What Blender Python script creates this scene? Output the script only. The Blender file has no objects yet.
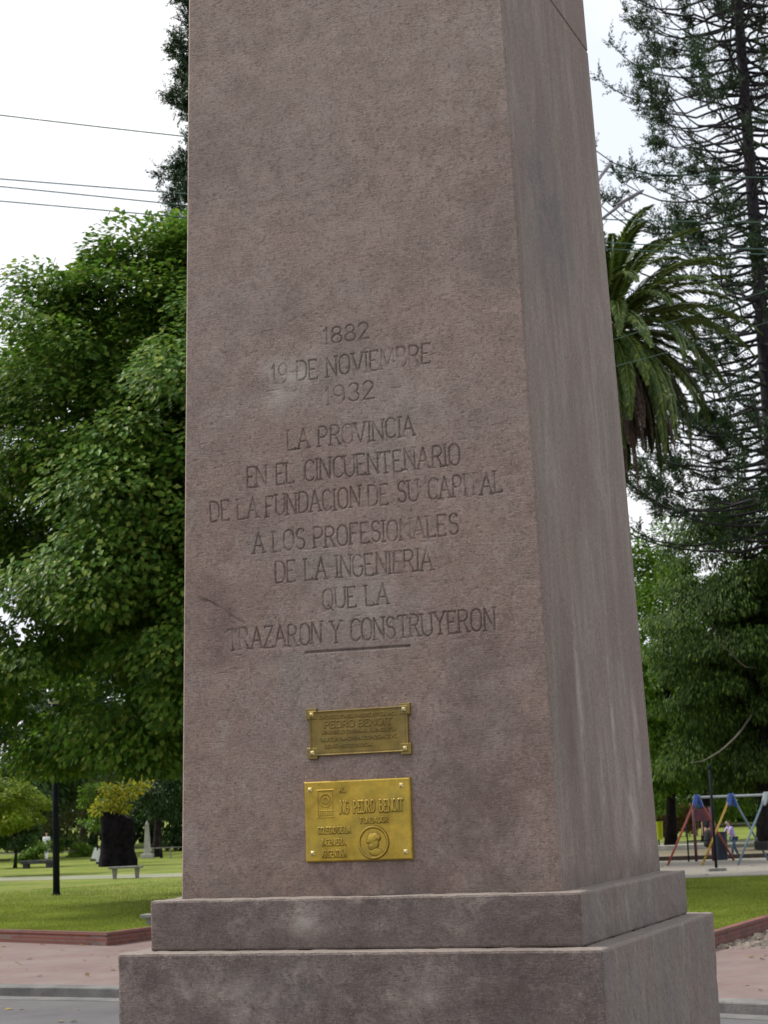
import bpy, bmesh, math, random
import numpy as np
from mathutils import Vector, Matrix, noise as mnoise

rng = np.random.default_rng(7)
random.seed(7)
scene = bpy.context.scene
COL = scene.collection
R_ = math.radians

# ------------------------------------------------------------------ camera
F_PX, PITCH, ROLL, EYE = 1810.1, 0.1618, -0.0398, 2.4
_R = np.array([1, 0, 0.]); _F = np.array([0, math.cos(PITCH), math.sin(PITCH)]); _U = np.array([0, -math.sin(PITCH), math.cos(PITCH)])
CR = math.cos(ROLL) * _R + math.sin(ROLL) * _U
CU = -math.sin(ROLL) * _R + math.cos(ROLL) * _U
cam_d = bpy.data.cameras.new('camera')
cam = bpy.data.objects.new('camera', cam_d); COL.objects.link(cam)
M = Matrix.Identity(4)
for i in range(3):
    M[i][0] = CR[i]; M[i][1] = CU[i]; M[i][2] = -_F[i]
M[2][3] = EYE
cam.matrix_world = M
cam_d.sensor_fit = 'VERTICAL'; cam_d.sensor_height = 36.0
cam_d.lens = F_PX * 36.0 / 1024
cam_d.clip_end = 3000
cam_d.dof.use_dof = True
cam_d.dof.focus_distance = 10.2
cam_d.dof.aperture_fstop = cam_d.lens / 9.0
scene.camera = cam

def ray(px, py):
    return _F * F_PX + CR * (px - 384) - CU * (py - 512)
def atY(px, py, Y):                       # where the pixel's sight line meets the plane Y metres ahead
    d = ray(px, py); p = d * (Y / d[1]); p[2] += EYE; return p
def gnd(px, py, z=0.0):                   # where it meets the ground
    d = ray(px, py); p = d * ((z - EYE) / d[2]); p[2] = z; return p

# ------------------------------------------------------------------ materials
def nt(name):
    m = bpy.data.materials.new(name); m.use_nodes = True
    t = m.node_tree
    return m, t, t.nodes, t.links, t.nodes['Principled BSDF']
def ramp(N, stops):
    r = N.new('ShaderNodeValToRGB'); e = r.color_ramp.elements
    while len(e) < len(stops): e.new(0.5)
    for q, (p, c) in zip(e, stops):
        q.position = p; q.color = (c[0], c[1], c[2], 1) if hasattr(c, '__len__') else (c, c, c, 1)
    return r
def simple(name, col, rough=0.6, metal=0.0, var=0.25, scale=8.0, bump=0.15, spec=0.4):
    m, t, N, L, B = nt(name)
    tc = N.new('ShaderNodeTexCoord')
    n = N.new('ShaderNodeTexNoise'); n.inputs['Scale'].default_value = scale; n.inputs['Detail'].default_value = 6
    L.new(tc.outputs['Object'], n.inputs['Vector'])
    r = ramp(N, [(0.3, [c * (1 - var) for c in col]), (0.7, [min(1, c * (1 + var)) for c in col])])
    L.new(n.outputs['Fac'], r.inputs['Fac']); L.new(r.outputs['Color'], B.inputs['Base Color'])
    B.inputs['Roughness'].default_value = rough; B.inputs['Metallic'].default_value = metal
    B.inputs['Specular IOR Level'].default_value = spec
    if bump:
        b = N.new('ShaderNodeBump'); b.inputs['Strength'].default_value = bump; b.inputs['Distance'].default_value = 0.02
        n2 = N.new('ShaderNodeTexNoise'); n2.inputs['Scale'].default_value = scale * 5; n2.inputs['Detail'].default_value = 4
        L.new(tc.outputs['Object'], n2.inputs['Vector']); L.new(n2.outputs['Fac'], b.inputs['Height'])
        L.new(b.outputs['Normal'], B.inputs['Normal'])
    return m
def leafmat(name, c1, c2, transl=0.3, rough=0.45, c3=None, spec=0.2):
    m, t, N, L, B = nt(name)
    g = N.new('ShaderNodeNewGeometry')
    stops = [(0.0, c1), (0.75, c2), (1.0, c3 or c2)]
    r = ramp(N, stops); L.new(g.outputs['Random Per Island'], r.inputs['Fac'])
    tc = N.new('ShaderNodeTexCoord'); n = N.new('ShaderNodeTexNoise'); n.inputs['Scale'].default_value = 0.35
    L.new(tc.outputs['Object'], n.inputs['Vector'])
    mr = N.new('ShaderNodeMapRange'); mr.inputs[1].default_value = .3; mr.inputs[2].default_value = .7
    mr.inputs[3].default_value = .75; mr.inputs[4].default_value = 1.25
    L.new(n.outputs['Fac'], mr.inputs[0])
    mul = N.new('ShaderNodeVectorMath'); mul.operation = 'SCALE'
    L.new(r.outputs['Color'], mul.inputs[0]); L.new(mr.outputs[0], mul.inputs['Scale'])
    L.new(mul.outputs[0], B.inputs['Base Color'])
    B.inputs['Roughness'].default_value = rough; B.inputs['Specular IOR Level'].default_value = spec
    tr = N.new('ShaderNodeBsdfTranslucent'); L.new(mul.outputs[0], tr.inputs['Color'])
    mx = N.new('ShaderNodeMixShader'); mx.inputs[0].default_value = transl
    L.new(B.outputs[0], mx.inputs[1]); L.new(tr.outputs[0], mx.inputs[2])
    L.new(mx.outputs[0], N['Material Output'].inputs['Surface'])
    return m

def math_(N, L, op, a, b=None, c=None, clamp=False):
    n = N.new('ShaderNodeMath'); n.operation = op; n.use_clamp = clamp
    for i, v in enumerate((a, b, c)):
        if v is None: continue
        if isinstance(v, (int, float)): n.inputs[i].default_value = v
        else: L.new(v, n.inputs[i])
    return n.outputs[0]
def mixc(N, L, fac, a, b, mode='MIX'):
    n = N.new('ShaderNodeMix'); n.data_type = 'RGBA'; n.blend_type = mode
    for s, v in ((0, fac), (6, a), (7, b)):
        if isinstance(v, (int, float)): n.inputs[s].default_value = v
        elif isinstance(v, tuple): n.inputs[s].default_value = (*v, 1)
        else: L.new(v, n.inputs[s])
    return n.outputs[2]
def noise_(N, L, vec, scale, detail=5, rough=0.55, stretch=None, loc=None, dist=0.0):
    if stretch or loc:
        mp = N.new('ShaderNodeMapping')
        mp.inputs['Scale'].default_value = stretch or (1, 1, 1)
        if loc: mp.inputs['Location'].default_value = loc
        L.new(vec, mp.inputs['Vector']); vec = mp.outputs[0]
    n = N.new('ShaderNodeTexNoise'); n.inputs['Scale'].default_value = scale
    n.inputs['Detail'].default_value = detail; n.inputs['Roughness'].default_value = rough; n.inputs['Distortion'].default_value = dist
    L.new(vec, n.inputs['Vector']); return n.outputs['Fac']
def rng_(N, L, v, a, b, c=0.0, d=1.0):
    n = N.new('ShaderNodeMapRange'); n.inputs[1].default_value = a; n.inputs[2].default_value = b
    n.inputs[3].default_value = c; n.inputs[4].default_value = d
    L.new(v, n.inputs[0]); return n.outputs[0]
def spot(N, L, vec, p, rad):
    """soft blotch (lichen, chalk, mineral stain) round a point of the stone"""
    s = N.new('ShaderNodeVectorMath'); s.operation = 'SUBTRACT'; L.new(vec, s.inputs[0]); s.inputs[1].default_value = p
    d = N.new('ShaderNodeVectorMath'); d.operation = 'DIVIDE'; L.new(s.outputs[0], d.inputs[0]); d.inputs[1].default_value = rad
    ln = N.new('ShaderNodeVectorMath'); ln.operation = 'LENGTH'; L.new(d.outputs[0], ln.inputs[0])
    return rng_(N, L, ln.outputs['Value'], 1.0, 0.15)

def granite(name, front=(0.254, 0.180, 0.150), plinth=False):
    m, t, N, L, B = nt(name)
    tc = N.new('ShaderNodeTexCoord'); O = tc.outputs['Object']
    sx = N.new('ShaderNodeSeparateXYZ'); L.new(tc.outputs['Normal'], sx.inputs[0])
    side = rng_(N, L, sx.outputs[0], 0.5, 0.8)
    up = rng_(N, L, sx.outputs[2], 0.5, 0.9)
    big = noise_(N, L, O, 1.1, 6, .6)
    mid = noise_(N, L, O, 7, 5, .65)
    grain = noise_(N, L, O, 48, 4, .75)
    speck = noise_(N, L, O, 110, 3, .7)
    tool = noise_(N, L, O, 1.0, 4, .6, stretch=(26, 26, 110))      # chisel courses
    crackly = noise_(N, L, O, 1.0, 5, .7, stretch=(5, 5, 34), loc=(3, 1, 2))
    drip = noise_(N, L, O, 1.0, 5, .6, stretch=(4.5, 4.5, 1.0), dist=1.6)
    drip2 = noise_(N, L, O, 1.0, 4, .6, stretch=(2.0, 2.0, .7), loc=(5, 2, 1), dist=1.4)
    drip3 = noise_(N, L, O, 1.0, 4, .6, stretch=(22, 22, 1.1), loc=(1, 8, 1))
    a = front; dark = tuple(c * .74 for c in a)
    grey = (a[0] * .9, a[0] * .83, a[0] * .76)
    c = mixc(N, L, rng_(N, L, big, .35, .68), dark if plinth else tuple(x * .9 for x in a), tuple(x * 1.1 for x in a))
    c = mixc(N, L, math_(N, L, 'MULTIPLY', rng_(N, L, noise_(N, L, O, 1.7, 6, .6, loc=(7, 3, 1)), .45, .68), .62), c, grey)
    c = mixc(N, L, math_(N, L, 'MULTIPLY', rng_(N, L, mid, .45, .68), .5), c, (a[0] * 1.22, a[1] * 1.2, a[2] * 1.18))
    blo = noise_(N, L, O, 15, 4, .7, loc=(2, 8, 5)); c = mixc(N, L, math_(N, L, 'MULTIPLY', rng_(N, L, blo, .5, .68), .42), c, tuple(x * .62 for x in a))
    blo2 = noise_(N, L, O, 30, 4, .75, loc=(9, 1, 5)); c = mixc(N, L, math_(N, L, 'MULTIPLY', rng_(N, L, blo2, .54, .7), .45), c, tuple(x * 1.4 for x in a))
    so = N.new('ShaderNodeSeparateXYZ'); L.new(O, so.inputs[0])
    if not plinth:
        hi = rng_(N, L, math_(N, L, 'ADD', so.outputs[2], math_(N, L, 'MULTIPLY', big, 2.0)), 4.6, 7.6)
        c = mixc(N, L, math_(N, L, 'MULTIPLY', hi, .8), c, mixc(N, L, rng_(N, L, mid, .35, .65), (0.250, 0.197, 0.165), (0.340, 0.270, 0.228)))
    st1 = noise_(N, L, O, 2.6, 8, .72, loc=(4, 4, 9), dist=.6)
    c = mixc(N, L, math_(N, L, 'MULTIPLY', rng_(N, L, st1, .5, .64), .62) if plinth else math_(N, L, 'MULTIPLY', rng_(N, L, st1, .5, .64), rng_(N, L, so.outputs[2], 3.5, 6.0, .5, .16)), c, tuple(x * .52 for x in a))
    st2 = noise_(N, L, O, 5.5, 7, .75, loc=(14, 4, 9), dist=.4)
    c = mixc(N, L, math_(N, L, 'MULTIPLY', rng_(N, L, st2, .5, .64), .5), c, (0.345, 0.285, 0.25))
    st3 = noise_(N, L, O, 11, 6, .75, loc=(6, 14, 2), dist=.3)
    c = mixc(N, L, math_(N, L, 'MULTIPLY', rng_(N, L, st3, .5, .64), .28), c, tuple(x * .55 for x in a))
    pit = noise_(N, L, O, 34, 3, .6, loc=(1, 7, 2), stretch=(1, 1, 1.6))
    c = mixc(N, L, math_(N, L, 'MULTIPLY', rng_(N, L, pit, .62, .68), .6), c, tuple(x * .38 for x in a))
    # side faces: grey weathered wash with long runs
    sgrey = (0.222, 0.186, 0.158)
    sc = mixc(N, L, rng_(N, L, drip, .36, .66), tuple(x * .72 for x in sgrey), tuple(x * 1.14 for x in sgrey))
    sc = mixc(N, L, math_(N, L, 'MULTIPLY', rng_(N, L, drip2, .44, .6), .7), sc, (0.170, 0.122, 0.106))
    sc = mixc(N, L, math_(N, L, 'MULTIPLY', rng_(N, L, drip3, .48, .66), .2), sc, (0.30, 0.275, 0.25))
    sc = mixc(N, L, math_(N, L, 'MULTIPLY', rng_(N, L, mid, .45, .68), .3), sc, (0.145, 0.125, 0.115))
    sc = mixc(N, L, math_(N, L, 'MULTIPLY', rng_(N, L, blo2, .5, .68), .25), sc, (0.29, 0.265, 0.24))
    if plinth: sc = mixc(N, L, math_(N, L, 'MULTIPLY', rng_(N, L, noise_(N, L, O, 2.2, 5, .6, loc=(3, 3, 3)), .42, .6), .55), sc, (0.165, 0.152, 0.143))
    if not plinth:
        st = spot(N, L, O, (1.05, -.35, 1.944 + 3.85), (.5, .6, .75))
        sc = mixc(N, L, math_(N, L, 'MULTIPLY', math_(N, L, 'MULTIPLY', st, rng_(N, L, st1, .36, .56)), .85), sc, (0.090, 0.092, 0.097))
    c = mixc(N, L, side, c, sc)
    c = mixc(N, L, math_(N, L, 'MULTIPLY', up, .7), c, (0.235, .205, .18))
    c = mixc(N, L, math_(N, L, 'MULTIPLY', rng_(N, L, grain, .5, .64), .62), c, tuple(x * .48 for x in a))
    c = mixc(N, L, math_(N, L, 'MULTIPLY', rng_(N, L, speck, .54, .66), .5), c, tuple(min(1, x * 1.9) for x in a))
    fr = math_(N, L, 'SUBTRACT', 1.0, side)
    tl = math_(N, L, 'MULTIPLY', math_(N, L, 'MULTIPLY', rng_(N, L, tool, .55, .75), .3), fr)
    c = mixc(N, L, tl, c, tuple(x * .52 for x in a))
    cr = math_(N, L, 'MULTIPLY', math_(N, L, 'MULTIPLY', rng_(N, L, crackly, .62, .72), .45), fr)
    c = mixc(N, L, cr, c, tuple(x * .42 for x in a))
    # pale chalky rubs
    if plinth:
        sp = [((-.28, -1.2, 1.83), (.16, .3, .12), .6), ((-.62, -1.35, 1.42), (.26, .3, .2), .4), ((.42, -1.36, 1.45), (.16, .3, .1), .3), ((-.95, -1.36, 1.5), (.08, .3, .12), .3), ((1.23, -.3, 1.8), (.2, .05, .16), .35)]
    else:
        sp = [((-.32, -1.05, 4.85), (.30, .3, .2), .6), ((-.45, -1.05, 4.78), (.12, .3, .22), .5), ((.28, -1.06, 4.63), (.5, .3, .35), .16), ((-.02, -1.08, 3.6), (.55, .3, .6), .22), ((.08, -1.06, 3.55), (.18, .3, .2), .25),
              ((.2, -1.06, 4.28), (.16, .3, .12), .3), ((1.09, .5, 2.3), (.1, .16, .3), .75), ((1.09, .75, 2.75), (.1, .1, .5), .6), ((1.09, -.5, 3.0), (.1, .07, .8), .55), ((1.09, .2, 2.9), (.1, .06, .7), .55), ((1.09, -.15, 2.5), (.1, .1, .4), .45), ((1.09, .45, 4.4), (.1, .3, .5), .35), ((1.09, -.7, 4.3), (.1, .2, .6), .35)]
    dk = [((.95, -1.24, 1.8), (.35, .3, .2), .55), ((.9, -1.36, 1.45), (.4, .3, .3), .5), ((-.7, -1.36, 1.25), (.4, .3, .25), .5), ((-.2, -1.24, 1.72), (.5, .3, .08), .4), ((.25, -1.36, 1.2), (.35, .3, .2), .4)] if plinth else [((.75, -1.08, 2.7), (.45, .3, .8), .5), ((.1, -1.09, 2.15), (1.2, .3, .25), .4), ((-.85, -1.07, 3.45), (.35, .3, .3), .45), ((-.75, -1.03, 6.3), (.6, .3, .5), .28), ((.9, -1.02, 5.6), (.25, .3, .8), .3), ((1.09, -.75, 2.9), (.3, .3, .9), .45)]
    for p, r, k in dk:
        f = math_(N, L, 'MULTIPLY', math_(N, L, 'MULTIPLY', spot(N, L, O, p, r), rng_(N, L, st1, .34, .56)), k)
        c = mixc(N, L, f, c, (0.095, 0.066, 0.060))
    # grime held in the ledges
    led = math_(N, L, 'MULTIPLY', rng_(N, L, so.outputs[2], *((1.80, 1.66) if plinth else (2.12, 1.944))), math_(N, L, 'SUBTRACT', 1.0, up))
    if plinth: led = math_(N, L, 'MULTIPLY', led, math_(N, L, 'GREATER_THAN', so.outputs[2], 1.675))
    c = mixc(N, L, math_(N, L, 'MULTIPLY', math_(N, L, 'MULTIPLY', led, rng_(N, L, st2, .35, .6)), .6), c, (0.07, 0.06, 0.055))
    for p, r, k in sp:
        f = math_(N, L, 'MULTIPLY', math_(N, L, 'MULTIPLY', spot(N, L, O, p, r), rng_(N, L, mid, .38, .62)), k)
        c = mixc(N, L, f, c, (0.46, .415, .37))
    at = N.new('ShaderNodeAttribute'); at.attribute_name = 'relief_dark'
    c = mixc(N, L, math_(N, L, 'MULTIPLY', at.outputs['Fac'], .52), c, (0.052, 0.039, 0.034))  # carved strokes darkened: dirt plus groove shade put into the colour
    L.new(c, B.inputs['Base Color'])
    B.inputs['Roughness'].default_value = .82; B.inputs['Specular IOR Level'].default_value = .3
    h = math_(N, L, 'ADD', math_(N, L, 'MULTIPLY', grain, .6), math_(N, L, 'MULTIPLY', math_(N, L, 'MULTIPLY', tool, fr), 1.1))
    h = math_(N, L, 'ADD', h, math_(N, L, 'MULTIPLY', speck, .3))
    b = N.new('ShaderNodeBump'); b.inputs['Strength'].default_value = .55; b.inputs['Distance'].default_value = .006
    L.new(h, b.inputs['Height']); L.new(b.outputs['Normal'], B.inputs['Normal'])
    return m

MAT = {}
MAT['granite'] = granite('granite_shaft')
MAT['granite_plinth'] = granite('granite_plinth', (0.172, 0.132, 0.118), True)

def brass(name, col, rough, dark_col, metal):
    m, t, N, L, B = nt(name)
    tc = N.new('ShaderNodeTexCoord'); O = tc.outputs['Object']
    a = noise_(N, L, O, 9, 6, .65); g = noise_(N, L, O, 60, 4, .6)
    c = mixc(N, L, rng_(N, L, a, .4, .7), col, tuple(x * .62 for x in col))
    c = mixc(N, L, math_(N, L, 'MULTIPLY', rng_(N, L, g, .5, .7), .35), c, tuple(x * .6 for x in col))
    tn = noise_(N, L, O, 5, 7, .7, loc=(3, 1, 7)); c = mixc(N, L, math_(N, L, 'MULTIPLY', rng_(N, L, tn, .5, .66), .5), c, (col[0] * .55, col[1] * .72, col[2] * 1.2))
    at = N.new('ShaderNodeAttribute'); at.attribute_name = 'relief_dark'
    c = mixc(N, L, at.outputs['Fac'], c, dark_col)  # darker tone beside raised strokes, on relief slopes and along rims
    L.new(c, B.inputs['Base Color']); B.inputs['Metallic'].default_value = metal
    L.new(rng_(N, L, a, .3, .7, rough, rough + .2), B.inputs['Roughness'])
    b = N.new('ShaderNodeBump'); b.inputs['Strength'].default_value = .25; b.inputs['Distance'].default_value = .003
    L.new(g, b.inputs['Height']); L.new(b.outputs['Normal'], B.inputs['Normal'])
    return m
MAT['brass'] = brass('polished_brass', (0.52, 0.345, 0.040), .36, (0.10, 0.055, 0.012), .45)
MAT['bronze'] = brass('tarnished_bronze', (0.27, 0.185, 0.042), .45, (0.075, 0.046, 0.018), .45)
MAT['screw'] = brass('bright_screw', (0.72, 0.58, 0.26), .3, (0.2, 0.1, 0.02), .6)

MAT['leaf_linden'] = leafmat('linden_leaves', (0.040, 0.112, 0.014), (0.118, 0.215, 0.022), .38, .48, (0.25, .31, .06), spec=.22)
MAT['leaf_bright'] = leafmat('bright_leaves', (0.10, 0.18, 0.012), (0.24, 0.32, 0.02), .45, .5, (0.24, .26, .03))
MAT['leaf_yellow'] = leafmat('yellowing_leaves', (0.13, 0.19, 0.015), (0.42, 0.40, 0.03), .4, .5, (0.45, .33, .02))
MAT['leaf_dark'] = leafmat('dark_leaves', (0.016, 0.044, 0.011), (0.042, 0.084, 0.018), .28, .5)
MAT['leaf_ever'] = leafmat('evergreen_leaves', (0.024, 0.060, 0.011), (0.064, 0.120, 0.018), .34, .55, (0.15, .22, .03))
MAT['leaf_mid'] = leafmat('mid_leaves', (0.045, 0.125, 0.010), (0.130, 0.235, 0.018), .44, .5, (0.14, .20, .025))
MAT['leaf_olive'] = leafmat('willow_leaves', (0.045, 0.06, 0.018), (0.09, 0.105, 0.03), .3, .55)
MAT['leaf_red'] = leafmat('reddish_hedge', (0.05, 0.055, 0.014), (0.14, 0.07, 0.025), .2, .6)
MAT['needles'] = leafmat('araucaria_needles', (0.012, 0.028, 0.015), (0.030, 0.060, 0.022), .12, .5, (0.07, .125, .03))
MAT['palm_leaf'] = leafmat('palm_leaflets', (0.028, 0.068, 0.015), (0.095, 0.152, 0.026), .3, .42, (0.23, .27, .05), spec=.35)
MAT['palm_dead'] = leafmat('dead_palm_leaflets', (0.055, 0.038, 0.032), (0.15, 0.105, 0.085), .1, .7)
MAT['rachis'] = simple('palm_midrib', (0.20, 0.22, 0.07), .5, var=.2)
MAT['bark'] = simple('grey_brown_bark', (0.07, 0.055, 0.045), .9, var=.45, scale=6, bump=.8)
MAT['bark_dark'] = simple('dark_bark', (0.022, 0.018, 0.018), .95, var=.5, scale=5, bump=.9, spec=.08)
MAT['bark_black'] = simple('black_bark', (0.009, 0.0075, 0.009), .95, var=.6, scale=4, bump=1.0, spec=.05)
MAT['bark_pale'] = simple('pale_dead_wood', (0.12, 0.105, 0.085), .9, var=.3, scale=6, bump=.5)
MAT['branch'] = simple('araucaria_bark', (0.022, 0.018, 0.024), .9, var=.4, scale=5, bump=.6)
MAT['concrete'] = simple('weathered_concrete', (0.20, 0.195, 0.18), .85, var=.3, scale=5, bump=.4)
MAT['concrete_pale'] = simple('pale_concrete', (0.42, 0.41, 0.38), .85, var=.2, scale=4, bump=.3)
MAT['rubble'] = simple('rubble_stone', (0.24, 0.21, 0.17), .9, var=.5, scale=3, bump=.3)
MAT['stone_dark'] = simple('dark_stone', (0.05, 0.05, 0.052), .85, var=.4, scale=5, bump=.4)
MAT['pole_dark'] = simple('dark_painted_steel', (0.010, 0.013, 0.020), .75, var=.3, scale=4, bump=.1, spec=.15)
MAT['lamp_grey'] = simple('galvanised_steel', (0.13, 0.125, 0.14), .6, .0, .2, 6, .1)
MAT['wire'] = simple('cable', (0.05, 0.10, 0.08), .6, var=.1, bump=0)
MAT['red_paint'] = simple('red_paint', (0.28, 0.05, 0.026), .45, var=.25, bump=.1)
MAT['yellow_paint'] = simple('yellow_paint', (0.42, 0.26, 0.025), .45, var=.2, bump=.1)
MAT['pale_blue_paint'] = simple('pale_blue_paint', (0.15, 0.22, 0.27), .45, var=.2, bump=.1)
MAT['blue_paint'] = simple('blue_paint', (0.03, 0.08, 0.30), .4, var=.2, bump=.1)
MAT['silver'] = simple('silver_paint', (0.38, 0.42, 0.43), .4, .3, .15, 5, .05)
MAT['black_rubber'] = simple('black_rubber', (0.015, 0.015, 0.016), .6, var=.2, bump=.1)
MAT['maroon_paint'] = simple('maroon_paint', (0.11, 0.032, 0.045), .5, var=.3, bump=.1)
MAT['bin_blue'] = simple('dark_blue_bin', (0.016, 0.028, 0.045), .45, var=.3, bump=.1)
MAT['bin_yellow'] = simple('yellow_bin', (0.58, 0.66, 0.015), .4, var=.12, bump=.05)
MAT['skin'] = simple('skin', (0.42, 0.26, 0.19), .55, var=.08, bump=.05)
MAT['hair'] = simple('dark_hair', (0.02, 0.014, 0.012), .5, var=.3, bump=.2)
MAT['cloth_black'] = simple('black_cloth', (0.011, 0.011, 0.014), .85, var=.3, bump=.2)
MAT['cloth_white'] = simple('white_cloth', (0.72, 0.73, 0.76), .85, var=.08, bump=.2)
MAT['cloth_purple'] = simple('lilac_cloth', (0.36, 0.30, 0.62), .85, var=.12, bump=.2)
MAT['denim'] = simple('blue_denim', (0.05, 0.085, 0.14), .85, var=.2, bump=.2)
MAT['white_paint'] = simple('white_paint', (0.66, 0.67, 0.68), .5, var=.08, bump=.05)
MAT['wood_edge'] = simple('dark_timber', (0.045, 0.036, 0.03), .85, var=.4, bump=.4)

def lawn_mat():
    m, t, N, L, B = nt('lawn_grass')
    tc = N.new('ShaderNodeTexCoord'); O = tc.outputs['Object']
    a = noise_(N, L, O, .22, 6, .6); b = noise_(N, L, O, .55, 8, .8); f = noise_(N, L, O, 22, 4, .7)
    c = mixc(N, L, rng_(N, L, a, .35, .65), (0.075, 0.125, 0.015), (0.180, 0.235, 0.032))
    c = mixc(N, L, math_(N, L, 'MULTIPLY', rng_(N, L, b, .42, .64), .85), c, (0.25, 0.235, 0.075))
    c = mixc(N, L, math_(N, L, 'MULTIPLY', rng_(N, L, f, .42, .7), .6), c, (0.045, 0.075, 0.012))
    L.new(c, B.inputs['Base Color']); B.inputs['Roughness'].default_value = .95; B.inputs['Specular IOR Level'].default_value = .1
    bp = N.new('ShaderNodeBump'); bp.inputs['Strength'].default_value = .8; bp.inputs['Distance'].default_value = .05
    L.new(f, bp.inputs['Height']); L.new(bp.outputs['Normal'], B.inputs['Normal'])
    return m
MAT['lawn'] = lawn_mat()
def paver_mat():
    m, t, N, L, B = nt('pink_paving')
    tc = N.new('ShaderNodeTexCoord'); O = tc.outputs['Object']
    mp = N.new('ShaderNodeMapping'); mp.inputs['Rotation'].default_value = (0, 0, -.66); L.new(O, mp.inputs['Vector'])
    br = N.new('ShaderNodeTexBrick'); br.inputs['Scale'].default_value = 2.5; br.offset = 0
    br.inputs['Brick Width'].default_value = .5; br.inputs['Row Height'].default_value = .5; br.inputs['Mortar Size'].default_value = .012
    br.inputs['Color1'].default_value = (0.155, 0.092, 0.082, 1); br.inputs['Color2'].default_value = (0.12, 0.077, 0.07, 1); br.inputs['Mortar'].default_value = (.15, .12, .11, 1)
    L.new(mp.outputs[0], br.inputs['Vector'])
    a = noise_(N, L, O, .7, 7, .65)
    c = mixc(N, L, math_(N, L, 'MULTIPLY', rng_(N, L, a, .4, .72), .7), br.outputs['Color'], (0.185, 0.152, 0.138))
    d = noise_(N, L, O, 2.3, 6, .7, loc=(4, 2, 0))
    c = mixc(N, L, math_(N, L, 'MULTIPLY', rng_(N, L, d, .52, .72), .55), c, (0.14, 0.10, 0.09))
    L.new(c, B.inputs['Base Color']); B.inputs['Roughness'].default_value = .85
    return m
MAT['paving'] = paver_mat()
def ground_mat(name, c1, c2, c3, s=1.5, fine=40):
    m, t, N, L, B = nt(name)
    tc = N.new('ShaderNodeTexCoord'); O = tc.outputs['Object']
    a = noise_(N, L, O, s, 7, .65); f = noise_(N, L, O, fine, 3, .7); g = noise_(N, L, O, s * .25, 4, .6, loc=(2, 9, 0))
    c = mixc(N, L, rng_(N, L, a, .35, .68), c1, c2)
    c = mixc(N, L, math_(N, L, 'MULTIPLY', rng_(N, L, g, .42, .62), .6), c, c3)
    c = mixc(N, L, math_(N, L, 'MULTIPLY', rng_(N, L, f, .45, .7), .3), c, tuple(x * .5 for x in c1))
    L.new(c, B.inputs['Base Color']); B.inputs['Roughness'].default_value = .9
    bp = N.new('ShaderNodeBump'); bp.inputs['Strength'].default_value = .5; bp.inputs['Distance'].default_value = .01
    L.new(f, bp.inputs['Height']); L.new(bp.outputs['Normal'], B.inputs['Normal'])
    return m
MAT['asphalt'] = ground_mat('worn_asphalt', (0.058, 0.055, 0.058), (0.085, 0.081, 0.084), (0.105, 0.099, 0.099))
MAT['sand'] = ground_mat('playground_sand', (0.20, 0.18, 0.15), (0.27, 0.25, 0.21), (0.15, 0.13, 0.105), .8, 15)
MAT['earth'] = ground_mat('bare_earth', (0.14, 0.115, 0.075), (0.19, 0.16, 0.10), (0.09, 0.095, 0.04), .6, 10)
MAT['gravel'] = ground_mat('pale_gravel_path', (0.19, 0.19, 0.13), (0.25, 0.245, 0.18), (0.12, 0.15, 0.05), .8, 15)
MAT['kerbstone'] = ground_mat('kerb_concrete', (0.075, 0.075, 0.075), (0.19, 0.18, 0.165), (0.065, 0.065, 0.066), 1.2, 30)
def brick_mat():
    m, t, N, L, B = nt('red_brick')
    tc = N.new('ShaderNodeTexCoord'); O = tc.outputs['Object']
    sep = N.new('ShaderNodeSeparateXYZ'); L.new(O, sep.inputs[0])
    u = math_(N, L, 'ADD', sep.outputs[0], math_(N, L, 'MULTIPLY', sep.outputs[1], 1.0))
    cmb = N.new('ShaderNodeCombineXYZ'); L.new(u, cmb.inputs[0]); L.new(sep.outputs[2], cmb.inputs[1])
    br = N.new('ShaderNodeTexBrick'); br.inputs['Scale'].default_value = 1
    br.inputs['Brick Width'].default_value = .24; br.inputs['Row Height'].default_value = .075; br.inputs['Mortar Size'].default_value = .009
    br.inputs['Color1'].default_value = (0.17, 0.048, 0.034, 1); br.inputs['Color2'].default_value = (0.115, 0.038, 0.03, 1); br.inputs['Mortar'].default_value = (.13, .09, .075, 1)
    L.new(cmb.outputs[0], br.inputs['Vector'])
    a = noise_(N, L, O, 3, 6, .65)
    c = mixc(N, L, math_(N, L, 'MULTIPLY', rng_(N, L, a, .48, .7), .7), br.outputs['Color'], (0.05, 0.032, 0.026))
    L.new(c, B.inputs['Base Color']); B.inputs['Roughness'].default_value = .9
    bp = N.new('ShaderNodeBump'); bp.inputs['Strength'].default_value = .6; bp.inputs['Distance'].default_value = .01
    L.new(br.outputs['Fac'], bp.inputs['Height']); bp.invert = True; L.new(bp.outputs['Normal'], B.inputs['Normal'])
    return m
MAT['brick'] = brick_mat()

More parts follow.
